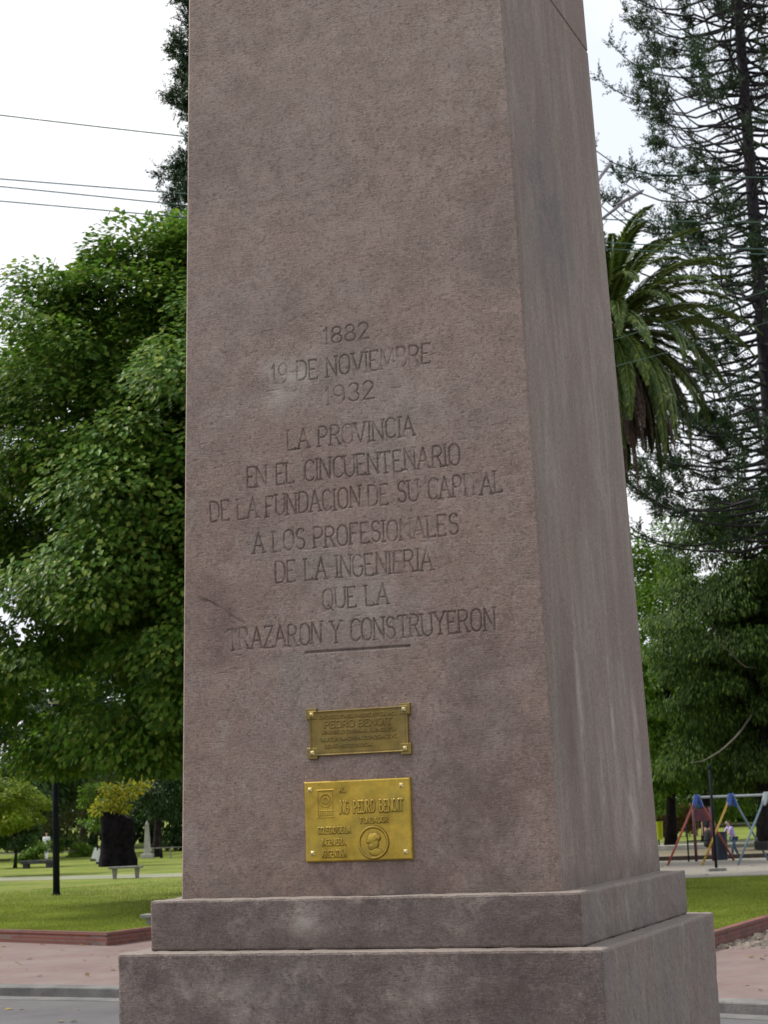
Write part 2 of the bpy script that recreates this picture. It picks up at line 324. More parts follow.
# ------------------------------------------------------------------ object helpers
def tag(o, label=None, cat=None, group=None, kind=None):
    if label: o['label'] = label
    if cat: o['category'] = cat
    if group: o['group'] = group
    if kind: o['kind'] = kind
    return o
def empty(name, loc, label, cat, group=None, rz=0):
    o = bpy.data.objects.new(name, None); COL.objects.link(o)
    o.location = loc; o.rotation_euler = (0, 0, rz); o.empty_display_size = .3
    return tag(o, label, cat, group)
def link(name, me, mats, parent=None, loc=(0, 0, 0)):
    o = bpy.data.objects.new(name, me); COL.objects.link(o)
    for m in (mats if isinstance(mats, (list, tuple)) else [mats]): me.materials.append(MAT[m])
    if parent: o.parent = parent
    o.location = loc
    return o
def np_mesh(name, V, Fs, smooth=False, mi=None):
    """V (n,3); Fs an (m,k) array of k-gons"""
    V = np.asarray(V, dtype=np.float32); Fs = np.asarray(Fs, dtype=np.int32)
    me = bpy.data.meshes.new(name); k = Fs.shape[1]
    me.vertices.add(len(V)); me.vertices.foreach_set('co', V.ravel())
    me.loops.add(Fs.size); me.loops.foreach_set('vertex_index', Fs.ravel())
    me.polygons.add(len(Fs)); me.polygons.foreach_set('loop_start', np.arange(len(Fs), dtype=np.int32) * k)
    me.polygons.foreach_set('loop_total', np.full(len(Fs), k, dtype=np.int32))
    if mi is not None: me.polygons.foreach_set('material_index', np.asarray(mi, dtype=np.int32))
    me.polygons.foreach_set('use_smooth', np.full(len(Fs), smooth, dtype=bool))
    me.update(calc_edges=True); me.validate()
    return me
class MB:
    """collects quads for ONE mesh"""
    def __init__(self): self.v = []; self.f = []; self.mi = []; self.n = 0
    def add(self, V, Fs, mi=0):
        V = np.asarray(V, float).reshape(-1, 3); Fs = np.asarray(Fs, int) + self.n
        self.v.append(V); self.f.append(Fs); self.mi.append(np.full(len(Fs), mi)); self.n += len(V)
    def tube(self, P, rad, seg=6, mi=0, caps=True):
        P = np.asarray(P, float); n = len(P); rad = np.broadcast_to(np.asarray(rad, float), (n,))
        T = np.gradient(P, axis=0); T /= np.linalg.norm(T, axis=1, keepdims=True) + 1e-9
        ref = np.where(np.abs(T[:, 2:3]) > .9, np.array([[1., 0, 0]]), np.array([[0, 0, 1.]]))
        A = np.cross(T, ref); A /= np.linalg.norm(A, axis=1, keepdims=True) + 1e-9
        B = np.cross(T, A)
        for i in range(1, n):
            if A[i] @ A[i - 1] < 0: A[i] *= -1; B[i] *= -1
        th = np.linspace(0, 2 * np.pi, seg, endpoint=False)
        V = P[:, None] + rad[:, None, None] * (np.cos(th)[None, :, None] * A[:, None] + np.sin(th)[None, :, None] * B[:, None])
        i = np.arange(n - 1)[:, None]; j = np.arange(seg)[None]; k = (j + 1) % seg
        Fs = np.stack([i * seg + j, i * seg + k, (i + 1) * seg + k, (i + 1) * seg + j], -1).reshape(-1, 4)
        V = V.reshape(-1, 3)
        if caps:
            c0, c1 = len(V), len(V) + 1
            V = np.vstack([V, P[:1], P[-1:]])
            jj = np.arange(0, seg, 2)
            e0 = np.stack([np.full(len(jj), c0), (jj + 2) % seg, (jj + 1) % seg, jj], -1)
            b = (n - 1) * seg
            e1 = np.stack([np.full(len(jj), c1), b + jj, b + (jj + 1) % seg, b + (jj + 2) % seg], -1)
            Fs = np.vstack([Fs, e0, e1])
        self.add(V, Fs, mi)
    def box(self, lo, hi, mi=0):
        x0, y0, z0 = lo; x1, y1, z1 = hi
        V = [(x0, y0, z0), (x1, y0, z0), (x1, y1, z0), (x0, y1, z0), (x0, y0, z1), (x1, y0, z1), (x1, y1, z1), (x0, y1, z1)]
        self.add(V, [(0, 3, 2, 1), (4, 5, 6, 7), (0, 1, 5, 4), (1, 2, 6, 5), (2, 3, 7, 6), (3, 0, 4, 7)], mi)
    def build(self, name, mats, parent=None, smooth=False, loc=(0, 0, 0)):
        me = np_mesh(name, np.vstack(self.v), np.vstack(self.f), smooth, np.concatenate(self.mi))
        return link(name, me, mats, parent, loc)
def bevel_box(name, lo, hi, mats, parent=None, bev=.01, sub=0, rough=0.0, loc=(0, 0, 0), seg=2):
    bm = bmesh.new(); bmesh.ops.create_cube(bm, size=1)
    lo = np.array(lo, float); hi = np.array(hi, float); s = hi - lo; c = (hi + lo) / 2
    for v in bm.verts: v.co = Vector([v.co[i] * s[i] + c[i] for i in range(3)])
    bmesh.ops.bevel(bm, geom=list(bm.edges), offset=bev, segments=seg, affect='EDGES', profile=.5)
    if sub:
        for ax in range(3):
            n = max(1, int(s[ax] / sub))
            for k in range(1, n):
                co = Vector((0, 0, 0)); co[ax] = lo[ax] + s[ax] * k / n
                no = Vector((0, 0, 0)); no[ax] = 1
                bmesh.ops.bisect_plane(bm, geom=list(bm.verts) + list(bm.edges) + list(bm.faces), plane_co=co, plane_no=no)
    if rough:
        bm.normal_update()
        for v in bm.verts:
            n1 = mnoise.noise(v.co * 9.0) + .6 * mnoise.noise(v.co * 26.0)
            v.co += v.normal * n1 * rough
    me = bpy.data.meshes.new(name); bm.to_mesh(me); bm.free()
    return link(name, me, mats, parent, loc)
def prism(name, poly, z0, z1, mats, parent=None, kind=None):
    bm = bmesh.new()
    f = bm.faces.new([bm.verts.new((p[0], p[1], z0)) for p in poly]); f.normal_update()
    if f.normal.z < 0: bmesh.ops.reverse_faces(bm, faces=[f])
    if z1 > z0:
        r = bmesh.ops.extrude_face_region(bm, geom=[f])
        for v in [g for g in r['geom'] if isinstance(g, bmesh.types.BMVert)]: v.co.z = z1
        bmesh.ops.recalc_face_normals(bm, faces=list(bm.faces))
    bmesh.ops.triangulate(bm, faces=[q for q in bm.faces if len(q.verts) > 4])
    me = bpy.data.meshes.new(name); bm.to_mesh(me); bm.free()
    o = link(name, me, mats, parent)
    if kind: o['kind'] = kind
    return o
def unit(v): return v / (np.linalg.norm(v, axis=-1, keepdims=True) + 1e-9)
def leaves(P, D, Nn, Ln, Wd, droop=.15):
    """one bent diamond per leaf"""
    D = unit(D); S = unit(np.cross(D, Nn)); Nn = np.cross(S, D)
    Ln = Ln[:, None]; Wd = Wd[:, None]
    mid = P + D * Ln * .48
    V = np.stack([P, mid + S * Wd * .5 + Nn * Ln * .04, P + D * Ln - Nn * Ln * droop, mid - S * Wd * .5 + Nn * Ln * .04], 1).reshape(-1, 3)
    Fs = np.arange(len(P) * 4).reshape(-1, 4)
    return V, Fs

# ------------------------------------------------------------------ stroke alphabet (chiselled letters)
def arc(cx, cy, rx, ry, a0, a1, n=8):
    t = np.radians(np.linspace(a0, a1, n)); return [(cx + rx * math.cos(q), cy + ry * math.sin(q)) for q in t]
G = {
 'A': (.62, [[(0, 0), (.31, 1), (.62, 0)], [(.12, .36), (.5, .36)]]),
 'B': (.5, [[(0, 0), (0, 1), (.25, 1)] + arc(.25, .76, .21, .24, 90, -90) + [(0, .52)], [(.25, .52)] + arc(.25, .26, .25, .26, 90, -90) + [(0, 0)]]),
 'C': (.52, [arc(.3, .7, .27, .3, 30, 180) + arc(.3, .3, .27, .3, 180, 330)]),
 'D': (.54, [[(0, 0), (0, 1), (.2, 1)] + arc(.2, .68, .34, .32, 90, 0) + arc(.2, .32, .34, .32, 0, -90) + [(0, 0)]]),
 'E': (.44, [[(.42, .93), (.42, 1), (0, 1), (0, 0), (.44, 0), (.44, .08)], [(0, .52), (.28, .52)]]),
 'F': (.42, [[(.42, .93), (.42, 1), (0, 1), (0, 0)], [(0, .52), (.28, .52)]]),
 'G': (.55, [arc(.3, .7, .27, .3, 35, 180) + arc(.3, .3, .27, .3, 180, 360) + [(.57, .45), (.36, .45)]]),
 'I': (.08, [[(.04, 0), (.04, 1)]]),
 'J': (.34, [[(.3, 1), (.3, .25)] + arc(.15, .22, .15, .22, 0, -180)]),
 'L': (.42, [[(0, 1), (0, 0), (.42, 0), (.42, .09)]]),
 'M': (.7, [[(0, 0), (.04, 1), (.35, .2), (.66, 1), (.7, 0)]]),
 'N': (.54, [[(0, 0), (0, 1), (.54, 0), (.54, 1)]]),
 'O': (.56, [arc(.28, .68, .28, .32, 0, 180) + arc(.28, .32, .28, .32, 180, 360) + [(.56, .68)]]),
 'P': (.48, [[(0, 0), (0, 1), (.22, 1)] + arc(.22, .73, .26, .27, 90, -90) + [(0, .46)]]),
 'Q': (.56, [arc(.28, .68, .28, .32, 0, 180) + arc(.28, .32, .28, .32, 180, 360) + [(.56, .68)], [(.3, .2), (.58, -.1)]]),
 'R': (.52, [[(0, 0), (0, 1), (.22, 1)] + arc(.22, .75, .26, .25, 90, -90) + [(0, .5)], [(.24, .5), (.52, 0)]]),
 'S': (.48, [arc(.24, .75, .22, .25, 25, 250) + arc(.24, .26, .24, .26, 75, -160)]),
 'T': (.54, [[(0, .92), (0, 1), (.54, 1), (.54, .92)], [(.27, 1), (.27, 0)]]),
 'U': (.54, [[(0, 1), (0, .3)] + arc(.27, .3, .27, .3, 180, 360) + [(.54, 1)]]),
 'V': (.58, [[(0, 1), (.29, 0), (.58, 1)]]),
 'Y': (.56, [[(0, 1), (.28, .5), (.56, 1)], [(.28, .5), (.28, 0)]]),
 'Z': (.5, [[(.02, .93), (.02, 1), (.5, 1), (0, 0), (.5, 0), (.5, .08)]]),
 '1': (.2, [[(0, .8), (.14, 1), (.14, 0)]]),
 '2': (.48, [arc(.23, .74, .22, .26, 165, -20) + [(.02, 0), (.48, 0)]]),
 '3': (.46, [arc(.22, .75, .2, .25, 160, -90) + arc(.22, .25, .23, .25, 90, -160)]),
 '8': (.48, [arc(.24, .76, .2, .24, 0, 360, 14), arc(.24, .26, .24, .26, 0, 360, 14)]),
 '9': (.48, [arc(.24, .7, .24, .3, 0, 360, 14), arc(.24, .4, .24, .4, 45, -90)]),
}
SERIF = set('AFIHMNPRTUVYL1')
def text_strokes(text, u0, u1, z0, h, serif=True, jitter=0.0, space=.42, gap=.17):
    """segments ((x0,z0),(x1,z1)) of a line of letters fitted between u0 and u1"""
    x = 0; items = []
    for ch in text:
        if ch == ' ': x += space; continue
        w, st = G[ch]; items.append((x, w, st, ch)); x += w + gap
    tot = x - gap; s = (u1 - u0) / tot; seg = []
    for (x, w, st, ch) in items:
        dz = random.uniform(-1, 1) * jitter * h; dx = random.uniform(-1, 1) * jitter * h * .6; sk = random.uniform(-.03, .03) if jitter else 0
        for pl in st:
            pts = [(u0 + (x + p[0]) * s + dx + sk * h * p[1], z0 + p[1] * h + dz) for p in pl]
            seg += list(zip(pts[:-1], pts[1:]))
            if serif and ch in SERIF:
                for e, nb in ((pl[0], pl[1]), (pl[-1], pl[-2])):
                    if (e[1] < .01 or e[1] > .99) and abs(e[0] - nb[0]) < .4:
                        q = (u0 + (x + e[0]) * s + dx + sk * h * e[1], z0 + e[1] * h + dz)
                        seg.append(((q[0] - .085 * h, q[1]), (q[0] + .085 * h, q[1])))
    return seg
def stroke_dist(segs, xs, zs, far):
    D = np.full((len(zs), len(xs)), far, np.float32)
    for (a, b) in segs:
        x0, x1 = sorted((a[0], b[0])); z0, z1 = sorted((a[1], b[1]))
        i0, i1 = np.searchsorted(xs, [x0 - far, x1 + far]); j0, j1 = np.searchsorted(zs, [z0 - far, z1 + far])
        if i1 <= i0 or j1 <= j0: continue
        X, Z = np.meshgrid(xs[i0:i1], zs[j0:j1])
        dx, dz = b[0] - a[0], b[1] - a[1]; q = dx * dx + dz * dz + 1e-12
        t = np.clip(((X - a[0]) * dx + (Z - a[1]) * dz) / q, 0, 1)
        d = np.hypot(X - a[0] - t * dx, Z - a[1] - t * dz)
        D[j0:j1, i0:i1] = np.minimum(D[j0:j1, i0:i1], d)
    return D
def vnoise(shape, cells, seed):
    """smooth value noise on a grid, range 0..1"""
    r = np.random.default_rng(seed); h, w = shape; cy, cx = cells
    g = r.random((cy + 2, cx + 2)); y = np.linspace(0, cy, h); x = np.linspace(0, cx, w)
    yi = y.astype(int); xi = x.astype(int); fy = y - yi; fx = x - xi
    fy = fy * fy * (3 - 2 * fy); fx = fx * fx * (3 - 2 * fx)
    a = g[yi][:, xi]; b = g[yi][:, xi + 1]; c = g[yi + 1][:, xi]; d = g[yi + 1][:, xi + 1]
    return (a * (1 - fx) + b * fx) * (1 - fy)[:, None] + (c * (1 - fx) + d * fx) * fy[:, None]

# ------------------------------------------------------------------ the obelisk
YAW, MX, MY = -0.3694, 0.2115, 10.8794
Z0, W2, TAP = 1.944, 1.1, 0.0217
ob = empty('granite_obelisk', (MX, MY, 0), 'tall tapering brown granite obelisk with carved Spanish inscription on a stepped plinth', 'monument', rz=YAW)
def half(z): return W2 - TAP * (z - Z0)
def build_shaft():
    V = []; Fq = []; mi = []
    courses = [(Z0, Z0 + 5.37), (Z0 + 5.376, Z0 + 9.2), (Z0 + 9.206, Z0 + 13.4)]
    ch = .012
    verts = []; faces = []; smooth = []
    def vadd(*p): verts.append(p); return len(verts) - 1
    def ring(z, inset=0.0):
        h = half(z) - inset; c = ch
        return [vadd(x, y, z) for x, y in ((-h + c, -h), (h - c, -h), (h, -h + c), (h, h - c), (h - c, h), (-h + c, h), (-h, h - c), (-h, -h + c))]
    for ci, (a, b) in enumerate(courses):
        r = [ring(a, .009), ring(a + .007), ring(b - .007), ring(b, .009)] if ci else [ring(a), ring(b - .007), ring(b, .009)]
        for k in range(len(r) - 1):
            for j in range(8):
                if ci == 0 and k == 0 and j == 0: front = (r[k][0], r[k][1], r[k + 1][1], r[k + 1][0]); continue
                faces.append((r[k][j], r[k][(j + 1) % 8], r[k + 1][(j + 1) % 8], r[k + 1][j]))
        faces.append(tuple(r[-1]))
    # pyramid tip
    r = ring(Z0 + 13.406); tip = vadd(0, 0, Z0 + 14.9)
    for j in range(8): faces.append((r[j], r[(j + 1) % 8], tip))
    # front face of the first course: a frame of flat stone round the carved field
    x0, x1, za, zb = -1.0, 1.0, Z0 + 1.2, Z0 + 3.26
    g = [vadd(x, -half(z), z) for x, z in ((x0, za), (x1, za), (x1, zb), (x0, zb))]
    f = front
    faces += [(f[0], f[1], g[1], g[0]), (f[1], f[2], g[2], g[1]), (f[2], f[3], g[3], g[2]), (f[3], f[0], g[0], g[3])]
    nflat = len(faces)
    # carved field as a fine height field
    nx, nz = 572, 516
    xs = np.linspace(x0, x1, nx); zs = np.linspace(za, zb, nz)
    segs = []
    for txt, a, b, z, h in [('1882', -.15, .127, 3.060, .094), ('19 DE NOVIEMBRE', -.479, .484, 2.868, .112), ('1932', -.15, .144, 2.708, .102),
                            ('LA PROVINCIA', -.39, .376, 2.470, .112), ('EN EL CINCUENTENARIO', -.649, .634, 2.281, .118),
                            ('DE LA FUNDACION DE SU CAPITAL', -.88, .868, 2.102, .116), ('A LOS PROFESIONALES', -.616, .609, 1.896, .115),
                            ('DE LA INGENIERIA', -.483, .453, 1.718, .12), ('QUE LA', -.195, .187, 1.548, .112),
                            ('TRAZARON Y CONSTRUYERON', -.781, .79, 1.362, .119)]:
        segs += text_strokes(txt, a, b, Z0 + z, h, True, .03)
    D = stroke_dist(segs, xs, zs, .03)
    wear = vnoise((nz, nx), (26, 26), 3) * .6 + vnoise((nz, nx), (70, 70), 4) * .4
    wob = vnoise((nz, nx), (150, 150), 9)
    # the figures of the second date and ends of some lines are nearly worn away
    X, Z = np.meshgrid(xs, zs - Z0)
    def blot(x, z, rx, rz): return np.exp(-(((X - x) / rx) ** 2 + ((Z - z) / rz) ** 2))
    soft = .55 * blot(-.06, 2.77, .09, .07) + .6 * blot(-.42, 2.92, .1, .1) + .5 * blot(.3, 2.9, .2, .1) + .7 * blot(-.73, 1.42, .07, .08) + .5 * blot(.42, 1.78, .06, .08) + .6 * blot(.33, 1.95, .06, .06) + .2 * blot(.02, 2.52, .06, .06) + .5 * blot(.72, 2.15, .1, .08)
    fine = vnoise((nz, nx), (90, 110), 5)
    keep = np.clip(1.45 - 1.7 * np.clip(wear - .25, 0, 1) - .75 * np.clip(fine - .45, 0, 1) - soft, .06, 1.0)
    hw = .0049 + .0035 * (wob - .5)
    prof = np.clip(1 - D / hw, 0, 1)
    depth = .010 * prof ** .8 * keep
    U = stroke_dist([((-.308, Z0 + 1.318), (.304, Z0 + 1.313))], xs, zs, .03)
    up = np.clip(1 - U / .0085, 0, 1) ** .7
    depth = np.maximum(depth, .012 * up)
    # a diagonal crack with a few spalls
    random.seed(11); pts = [(-1.0, 1.70)]
    for k in range(9): pts.append((pts[-1][0] + .035, pts[-1][1] - .022 + random.uniform(-.016, .016)))
    Cd = stroke_dist([((p[0], p[1] + Z0), (q[0], q[1] + Z0)) for p, q in zip(pts[:-1], pts[1:])], xs, zs, .05)
    crk = np.clip(1 - Cd / (.004 + .016 * vnoise((nz, nx), (60, 60), 21)), 0, 1) * np.clip(1.6 * vnoise((nz, nx), (20, 20), 22) - .2, 0, 1)
    depth = np.maximum(depth, .008 * crk)
    spall = np.clip(vnoise((nz, nx), (110, 60), 31) - .86, 0, 1) / .14
    depth += .0035 * spall
    edge = np.minimum(np.minimum(X - x0, x1 - X), np.minimum(Z - (za - Z0), (zb - Z0) - Z)); depth *= np.clip(edge / .02, 0, 1)
    ZZ = Z + Z0
    Yv = -(W2 - TAP * Z) + depth
    GV = np.stack([X, Yv, ZZ], -1).reshape(-1, 3)
    base = len(verts)
    i = np.arange(nz - 1)[:, None] * nx; j = np.arange(nx - 1)[None]
    q0 = (i + j).ravel() + base
    GF = np.stack([q0, q0 + 1, q0 + 1 + nx, q0 + nx], -1)
    # combine
    me = bpy.data.meshes.new('shaft')
    AV = np.vstack([np.array(verts), GV]).astype(np.float32)
    lv = [list(x) for x in faces]
    flat = np.array([k for x in lv for k in x], np.int32); tot = np.array([len(x) for x in lv], np.int32)
    loops = np.concatenate([flat, GF.ravel().astype(np.int32)]); totals = np.concatenate([tot, np.full(len(GF), 4, np.int32)])
    starts = np.concatenate([[0], np.cumsum(totals)[:-1]]).astype(np.int32)
    me.vertices.add(len(AV)); me.vertices.foreach_set('co', AV.ravel())
    me.loops.add(len(loops)); me.loops.foreach_set('vertex_index', loops)
    me.polygons.add(len(totals)); me.polygons.foreach_set('loop_start', starts); me.polygons.foreach_set('loop_total', totals)
    sm = np.concatenate([np.zeros(len(tot), bool), np.ones(len(GF), bool)]); me.polygons.foreach_set('use_smooth', sm)
    me.update(calc_edges=True); me.validate()
    at = me.attributes.new('relief_dark', 'FLOAT', 'POINT')
    gr = np.clip(np.maximum(np.clip(1.15 - D / .0085, 0, 1) * keep * (.45 + .75 * wear), np.maximum(up, crk * .9)), 0, 1)
    at.data.foreach_set('value', np.concatenate([np.zeros(base), gr.ravel()]).astype(np.float32))
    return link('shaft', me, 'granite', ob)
build_shaft()
bevel_box('upper_plinth', (-W2 - .1273, -W2 - .1273, Z0 - .2713), (W2 + .1273, W2 + .1273, Z0), 'granite_plinth', ob, .014, .035, .0042)
bevel_box('lower_plinth', (-W2 - .26, -W2 - .26, .62), (W2 + .26, W2 + .26, Z0 - .2713), 'granite_plinth', ob, .016, .04, .0045)
bevel_box('base_step', (-W2 - .62, -W2 - .62, .22), (W2 + .62, W2 + .62, .62), 'granite_plinth', ob, .016, .15, .003)
bevel_box('footing', (-W2 - 1.0, -W2 - 1.0, -.13), (W2 + 1.0, W2 + 1.0, .22), 'granite_plinth', ob, .016, .2, .003)

# ------------------------------------------------------------------ plaques
Rz = Matrix.Rotation(YAW, 4, 'Z')
def plaque(name, label, uc, zc, tilt=0.0):
    """an Empty lying on the front face; local x right, z up, -y outwards"""
    p = Rz @ Vector((uc, -half(zc) - .001, zc)); 
    o = empty(name, (p.x + MX, p.y + MY, p.z), label, 'plaque')
    o.rotation_euler = (-math.atan(TAP), tilt, YAW)
    return o
def relief(name, xs, zs, Hgt, relief_dark, thick, mat, parent, mask=None):
    """plate with a height field front (towards -y) and closed sides"""
    nx, nz = len(xs), len(zs); X, Z = np.meshgrid(xs, zs)
    Fr = np.stack([X, -(thick + Hgt), Z], -1).reshape(-1, 3)
    i = np.arange(nz - 1)[:, None] * nx; j = np.arange(nx - 1)[None]; q = (i + j).ravel()
    if mask is not None:
        cm = mask[:-1, :-1] & mask[1:, :-1] & mask[:-1, 1:] & mask[1:, 1:]; q = q[cm.ravel()]
        cells = cm
    else: cells = np.ones((nz - 1, nx - 1), bool)
    GF = np.stack([q, q + 1, q + 1 + nx, q + nx], -1)
    Bk = Fr.copy(); Bk[:, 1] = 0; n = len(Fr)
    sides = []
    pad = np.pad(cells, 1)
    for (dj, di, e) in ((-1, 0, 0), (1, 0, 1), (0, -1, 2), (0, 1, 3)):
        nb = pad[1 + dj:1 + dj + nz - 1, 1 + di:1 + di + nx - 1]
        jj, ii = np.nonzero(cells & ~nb); b = jj * nx + ii
        a0, a1 = {0: (b, b + 1), 1: (b + nx + 1, b + nx), 2: (b + nx, b), 3: (b + 1, b + nx + 1)}[e]
        sides.append(np.stack([a1, a0, a0 + n, a1 + n], -1))
    Fs = np.vstack([GF] + sides)
    me = np_mesh(name, np.vstack([Fr, Bk]), Fs, False)
    sm = np.zeros(len(Fs), bool); sm[:len(GF)] = True; me.polygons.foreach_set('use_smooth', sm)
    at = me.attributes.new('relief_dark', 'FLOAT', 'POINT')
    at.data.foreach_set('value', np.concatenate([relief_dark.ravel(), np.zeros(n)]).astype(np.float32))
    return link(name, me, mat, parent)
def pyramid_screw(parent, x, z, y, s, washer=None):
    mb = MB(); h = s * .5
    V = [(x - h, y, z - h), (x + h, y, z - h), (x + h, y, z + h), (x - h, y, z + h), (x - h * .9, y - .006, z - h * .9), (x + h * .9, y - .006, z - h * .9), (x + h * .9, y - .006, z + h * .9), (x - h * .9, y - .006, z + h * .9),
         (x - .002, y - .006 - s * .42, z - .002), (x + .002, y - .006 - s * .42, z - .002), (x + .002, y - .006 - s * .42, z + .002), (x - .002, y - .006 - s * .42, z + .002)]
    mb.add(V, [(0, 1, 5, 4), (1, 2, 6, 5), (2, 3, 7, 6), (3, 0, 4, 7), (4, 5, 9, 8), (5, 6, 10, 9), (6, 7, 11, 10), (7, 4, 8, 11), (8, 9, 10, 11)])
    mb.build('screw', 'screw', parent)
def raise_text(xs, zs, lines, stroke, hgt):
    H = np.zeros((len(zs), len(xs))); Gm = np.zeros_like(H)
    for (t, a, b, z, h, k) in lines:
        S = text_strokes(t, a, b, z, h, False, .02, .3, .2)
        D = stroke_dist(S, xs, zs, .03); st = stroke * k
        H = np.maximum(H, hgt * np.clip((st - D) / (st * .45), 0, 1)); 
        Gm = np.maximum(Gm, np.clip(1 - (D - st * .8) / (st * 1.3), 0, 1) * np.clip((D - st * .55) / (st * .3), 0, 1))
    return H, Gm
# big brass plaque
zc = Z0 + .395
p2 = plaque('brass_plaque', 'bright golden brass plaque with a round medallion, larger and lower of the two', -.019, zc)
w, h = .617, .43
xs = np.linspace(-w / 2, w / 2, 250); zs = np.linspace(-h / 2, h / 2, 176)
def ux(px): return ((px - 40) / 680 - .5) * w          # positions measured across the plaque
def uz(py, px): return (.5 - (py - (45 - (px - 40) * .035)) / 512) * h
lines = [('AL', ux(272), ux(305), uz(112, 290), .027, .8), ('ING', ux(268), ux(325), uz(246, 290), .066, 1.0), ('PEDRO', ux(362), ux(490), uz(240, 420), .062, 1.25), ('BENOIT', ux(527), ux(672), uz(233, 600), .062, 1.25),
         ('FUNDADOR', ux(402), ux(575), uz(305, 490), .028, .75), ('COLEGIO DE LA', ux(125), ux(335), uz(372, 230), .033, .8), ('INGENIERIA', ux(150), ux(303), uz(447, 230), .033, .8), ('ARGENTINA', ux(150), ux(303), uz(522, 230), .036, .8)]
H, Gm = raise_text(xs, zs, lines, .0042, .005)
X, Z = np.meshgrid(xs, zs)
# rectangular emblem panel with a ring above a lettered strip
ex0, ex1, ez0, ez1 = ux(125), ux(232), uz(270, 180), uz(98, 180)
rim = np.maximum(np.abs(X - (ex0 + ex1) / 2) - (ex1 - ex0) / 2, np.abs(Z - (ez0 + ez1) / 2) - (ez1 - ez0) / 2)
H = np.maximum(H, .004 * np.clip(1 - np.abs(rim) / .004, 0, 1)); Gm = np.maximum(Gm, .55 * np.clip(1 - np.abs(rim + .006) / .006, 0, 1))
band = np.abs(Z - (ez0 + .034)); inside = (rim < 0)
H = np.maximum(H, .004 * np.clip(1 - band / .003, 0, 1) * inside)
cxm, czm = (ex0 + ex1) / 2, ez0 + .09
rr = np.hypot(X - cxm, Z - czm)
for rad in (.034, .016): H = np.maximum(H, .004 * np.clip(1 - np.abs(rr - rad) / .004, 0, 1)); Gm = np.maximum(Gm, .6 * np.clip(1 - np.abs(rr - rad + .007) / .005, 0, 1))
S = []
for k in range(6): S.append(((ex0 + .01 + k * .014, ez0 + .008), (ex0 + .01 + k * .014, ez0 + .026)))
D = stroke_dist(S, xs, zs, .02); H = np.maximum(H, .003 * np.clip((.004 - D) / .002, 0, 1)); Gm = np.maximum(Gm, .4 * np.clip(1 - np.abs(D - .005) / .004, 0, 1))
edge = np.minimum(np.minimum(X - xs[0], xs[-1] - X), np.minimum(Z - zs[0], zs[-1] - Z))
Hp = H - .006 * np.clip(1 - edge / .006, 0, 1)
warp = .004 * vnoise(X.shape, (4, 6), 51)
relief('plate', xs, zs, Hp + warp, np.clip(Gm * .85 + .35 * np.clip(1 - edge / .012, 0, 1), 0, 1), .020, 'brass', p2)
for px, py in ((80, 95), (666, 70), (88, 498), (680, 485)): pyramid_screw(p2, ux(px), uz(py, px), -.0195, .026)
# medallion with a moulded rim and a profile head in low relief
mr = .092; mx, mz = ux(480), uz(428, 480)
a = np.linspace(-mr, mr, 96); X, Z = np.meshgrid(a, a); rr = np.hypot(X, Z)
H = .010 * np.clip((mr - rr) / .006, 0, 1) - .005 * np.clip((mr - .014 - rr) / .004, 0, 1)
def lobe(x, z, rx, rz, k): return k * np.sqrt(np.clip(1 - ((X - x) / rx) ** 2 - ((Z - z) / rz) ** 2, 0, 1))
head = np.maximum.reduce([lobe(-.004, .018, .034, .034, .012), lobe(.006, -.006, .026, .032, .011), lobe(-.03, .004, .010, .009, .008), lobe(-.004, -.024, .022, .016, .009), lobe(.012, -.05, .040, .022, .007)])
hairr = lobe(.014, .026, .03, .026, .014) * (vnoise(X.shape, (16, 16), 77) * .5 + .6); beard = lobe(-.008, -.022, .022, .02, .012) * (vnoise(X.shape, (18, 18), 78) * .5 + .6)
head = np.maximum(head, np.maximum(hairr, beard)); inn = rr < mr - .016
H += head * inn * .8
gy, gx = np.gradient(H); Gm = np.clip(np.hypot(gx, gy) / .0012 - .3, 0, .75)
o = relief('medallion', a, a, H, Gm, .0, 'brass', p2, rr < mr)
o.location = (mx, -.0202, mz)
# small darker bronze plaque
zc = Z0 + .869
p1 = plaque('bronze_plaque', 'dull dark bronze plaque with notched corners, smaller and higher of the two, small worn lettering', -.002, zc)
w, h = .606, .272
xs = np.linspace(-w / 2, w / 2, 244); zs = np.linspace(-h / 2, h / 2, 112)
X, Z = np.meshgrid(xs, zs)
notch = .014; cs = .062
mask = ~((np.abs(X) > w / 2 - notch) & (np.abs(Z) < h / 2 - cs)) & ~((np.abs(Z) > h / 2 - notch) & (np.abs(X) < w / 2 - cs))
random.seed(5)
def worn(n):                                            # lettering too worn to read
    return ''.join(random.choice('AEILNORSTDUC') for _ in range(n))
lines = [(worn(26), -.225, .225, .078, .016, .55), ('PEDRO BENOIT', -.195, .195, .028, .036, .9),
         (worn(8) + ' ' + worn(7) + ' ' + worn(8), -.21, .215, -.006, .017, .6), (worn(6) + ' ' + worn(7) + ' ' + worn(9), -.22, .22, -.044, .018, .6), (worn(4) + ' ' + worn(4) + ' ' + worn(6), -.2, .08, -.082, .017, .6)]
H, Gm = raise_text(xs, zs, lines, .0042, .0035)
edge = np.minimum(w / 2 - notch - np.abs(X), h / 2 - notch - np.abs(Z))
framed = np.clip(1 - np.abs(edge - .004) / .005, 0, 1)
corner = (np.abs(X) > w / 2 - cs + .004) & (np.abs(Z) > h / 2 - cs + .004)
Hp = H + .005 * framed + np.where(corner, .004, 0)
relief('plate', xs, zs, Hp, np.clip(Gm * .9 + .5 * np.clip(1 - np.abs(edge - .014) / .006, 0, 1), 0, 1), .016, 'bronze', p1, mask)
for sx in (-1, 1):
    for sz in (-1, 1): pyramid_screw(p1, sx * (w / 2 - .033), sz * (h / 2 - .032), -.0195, .024)

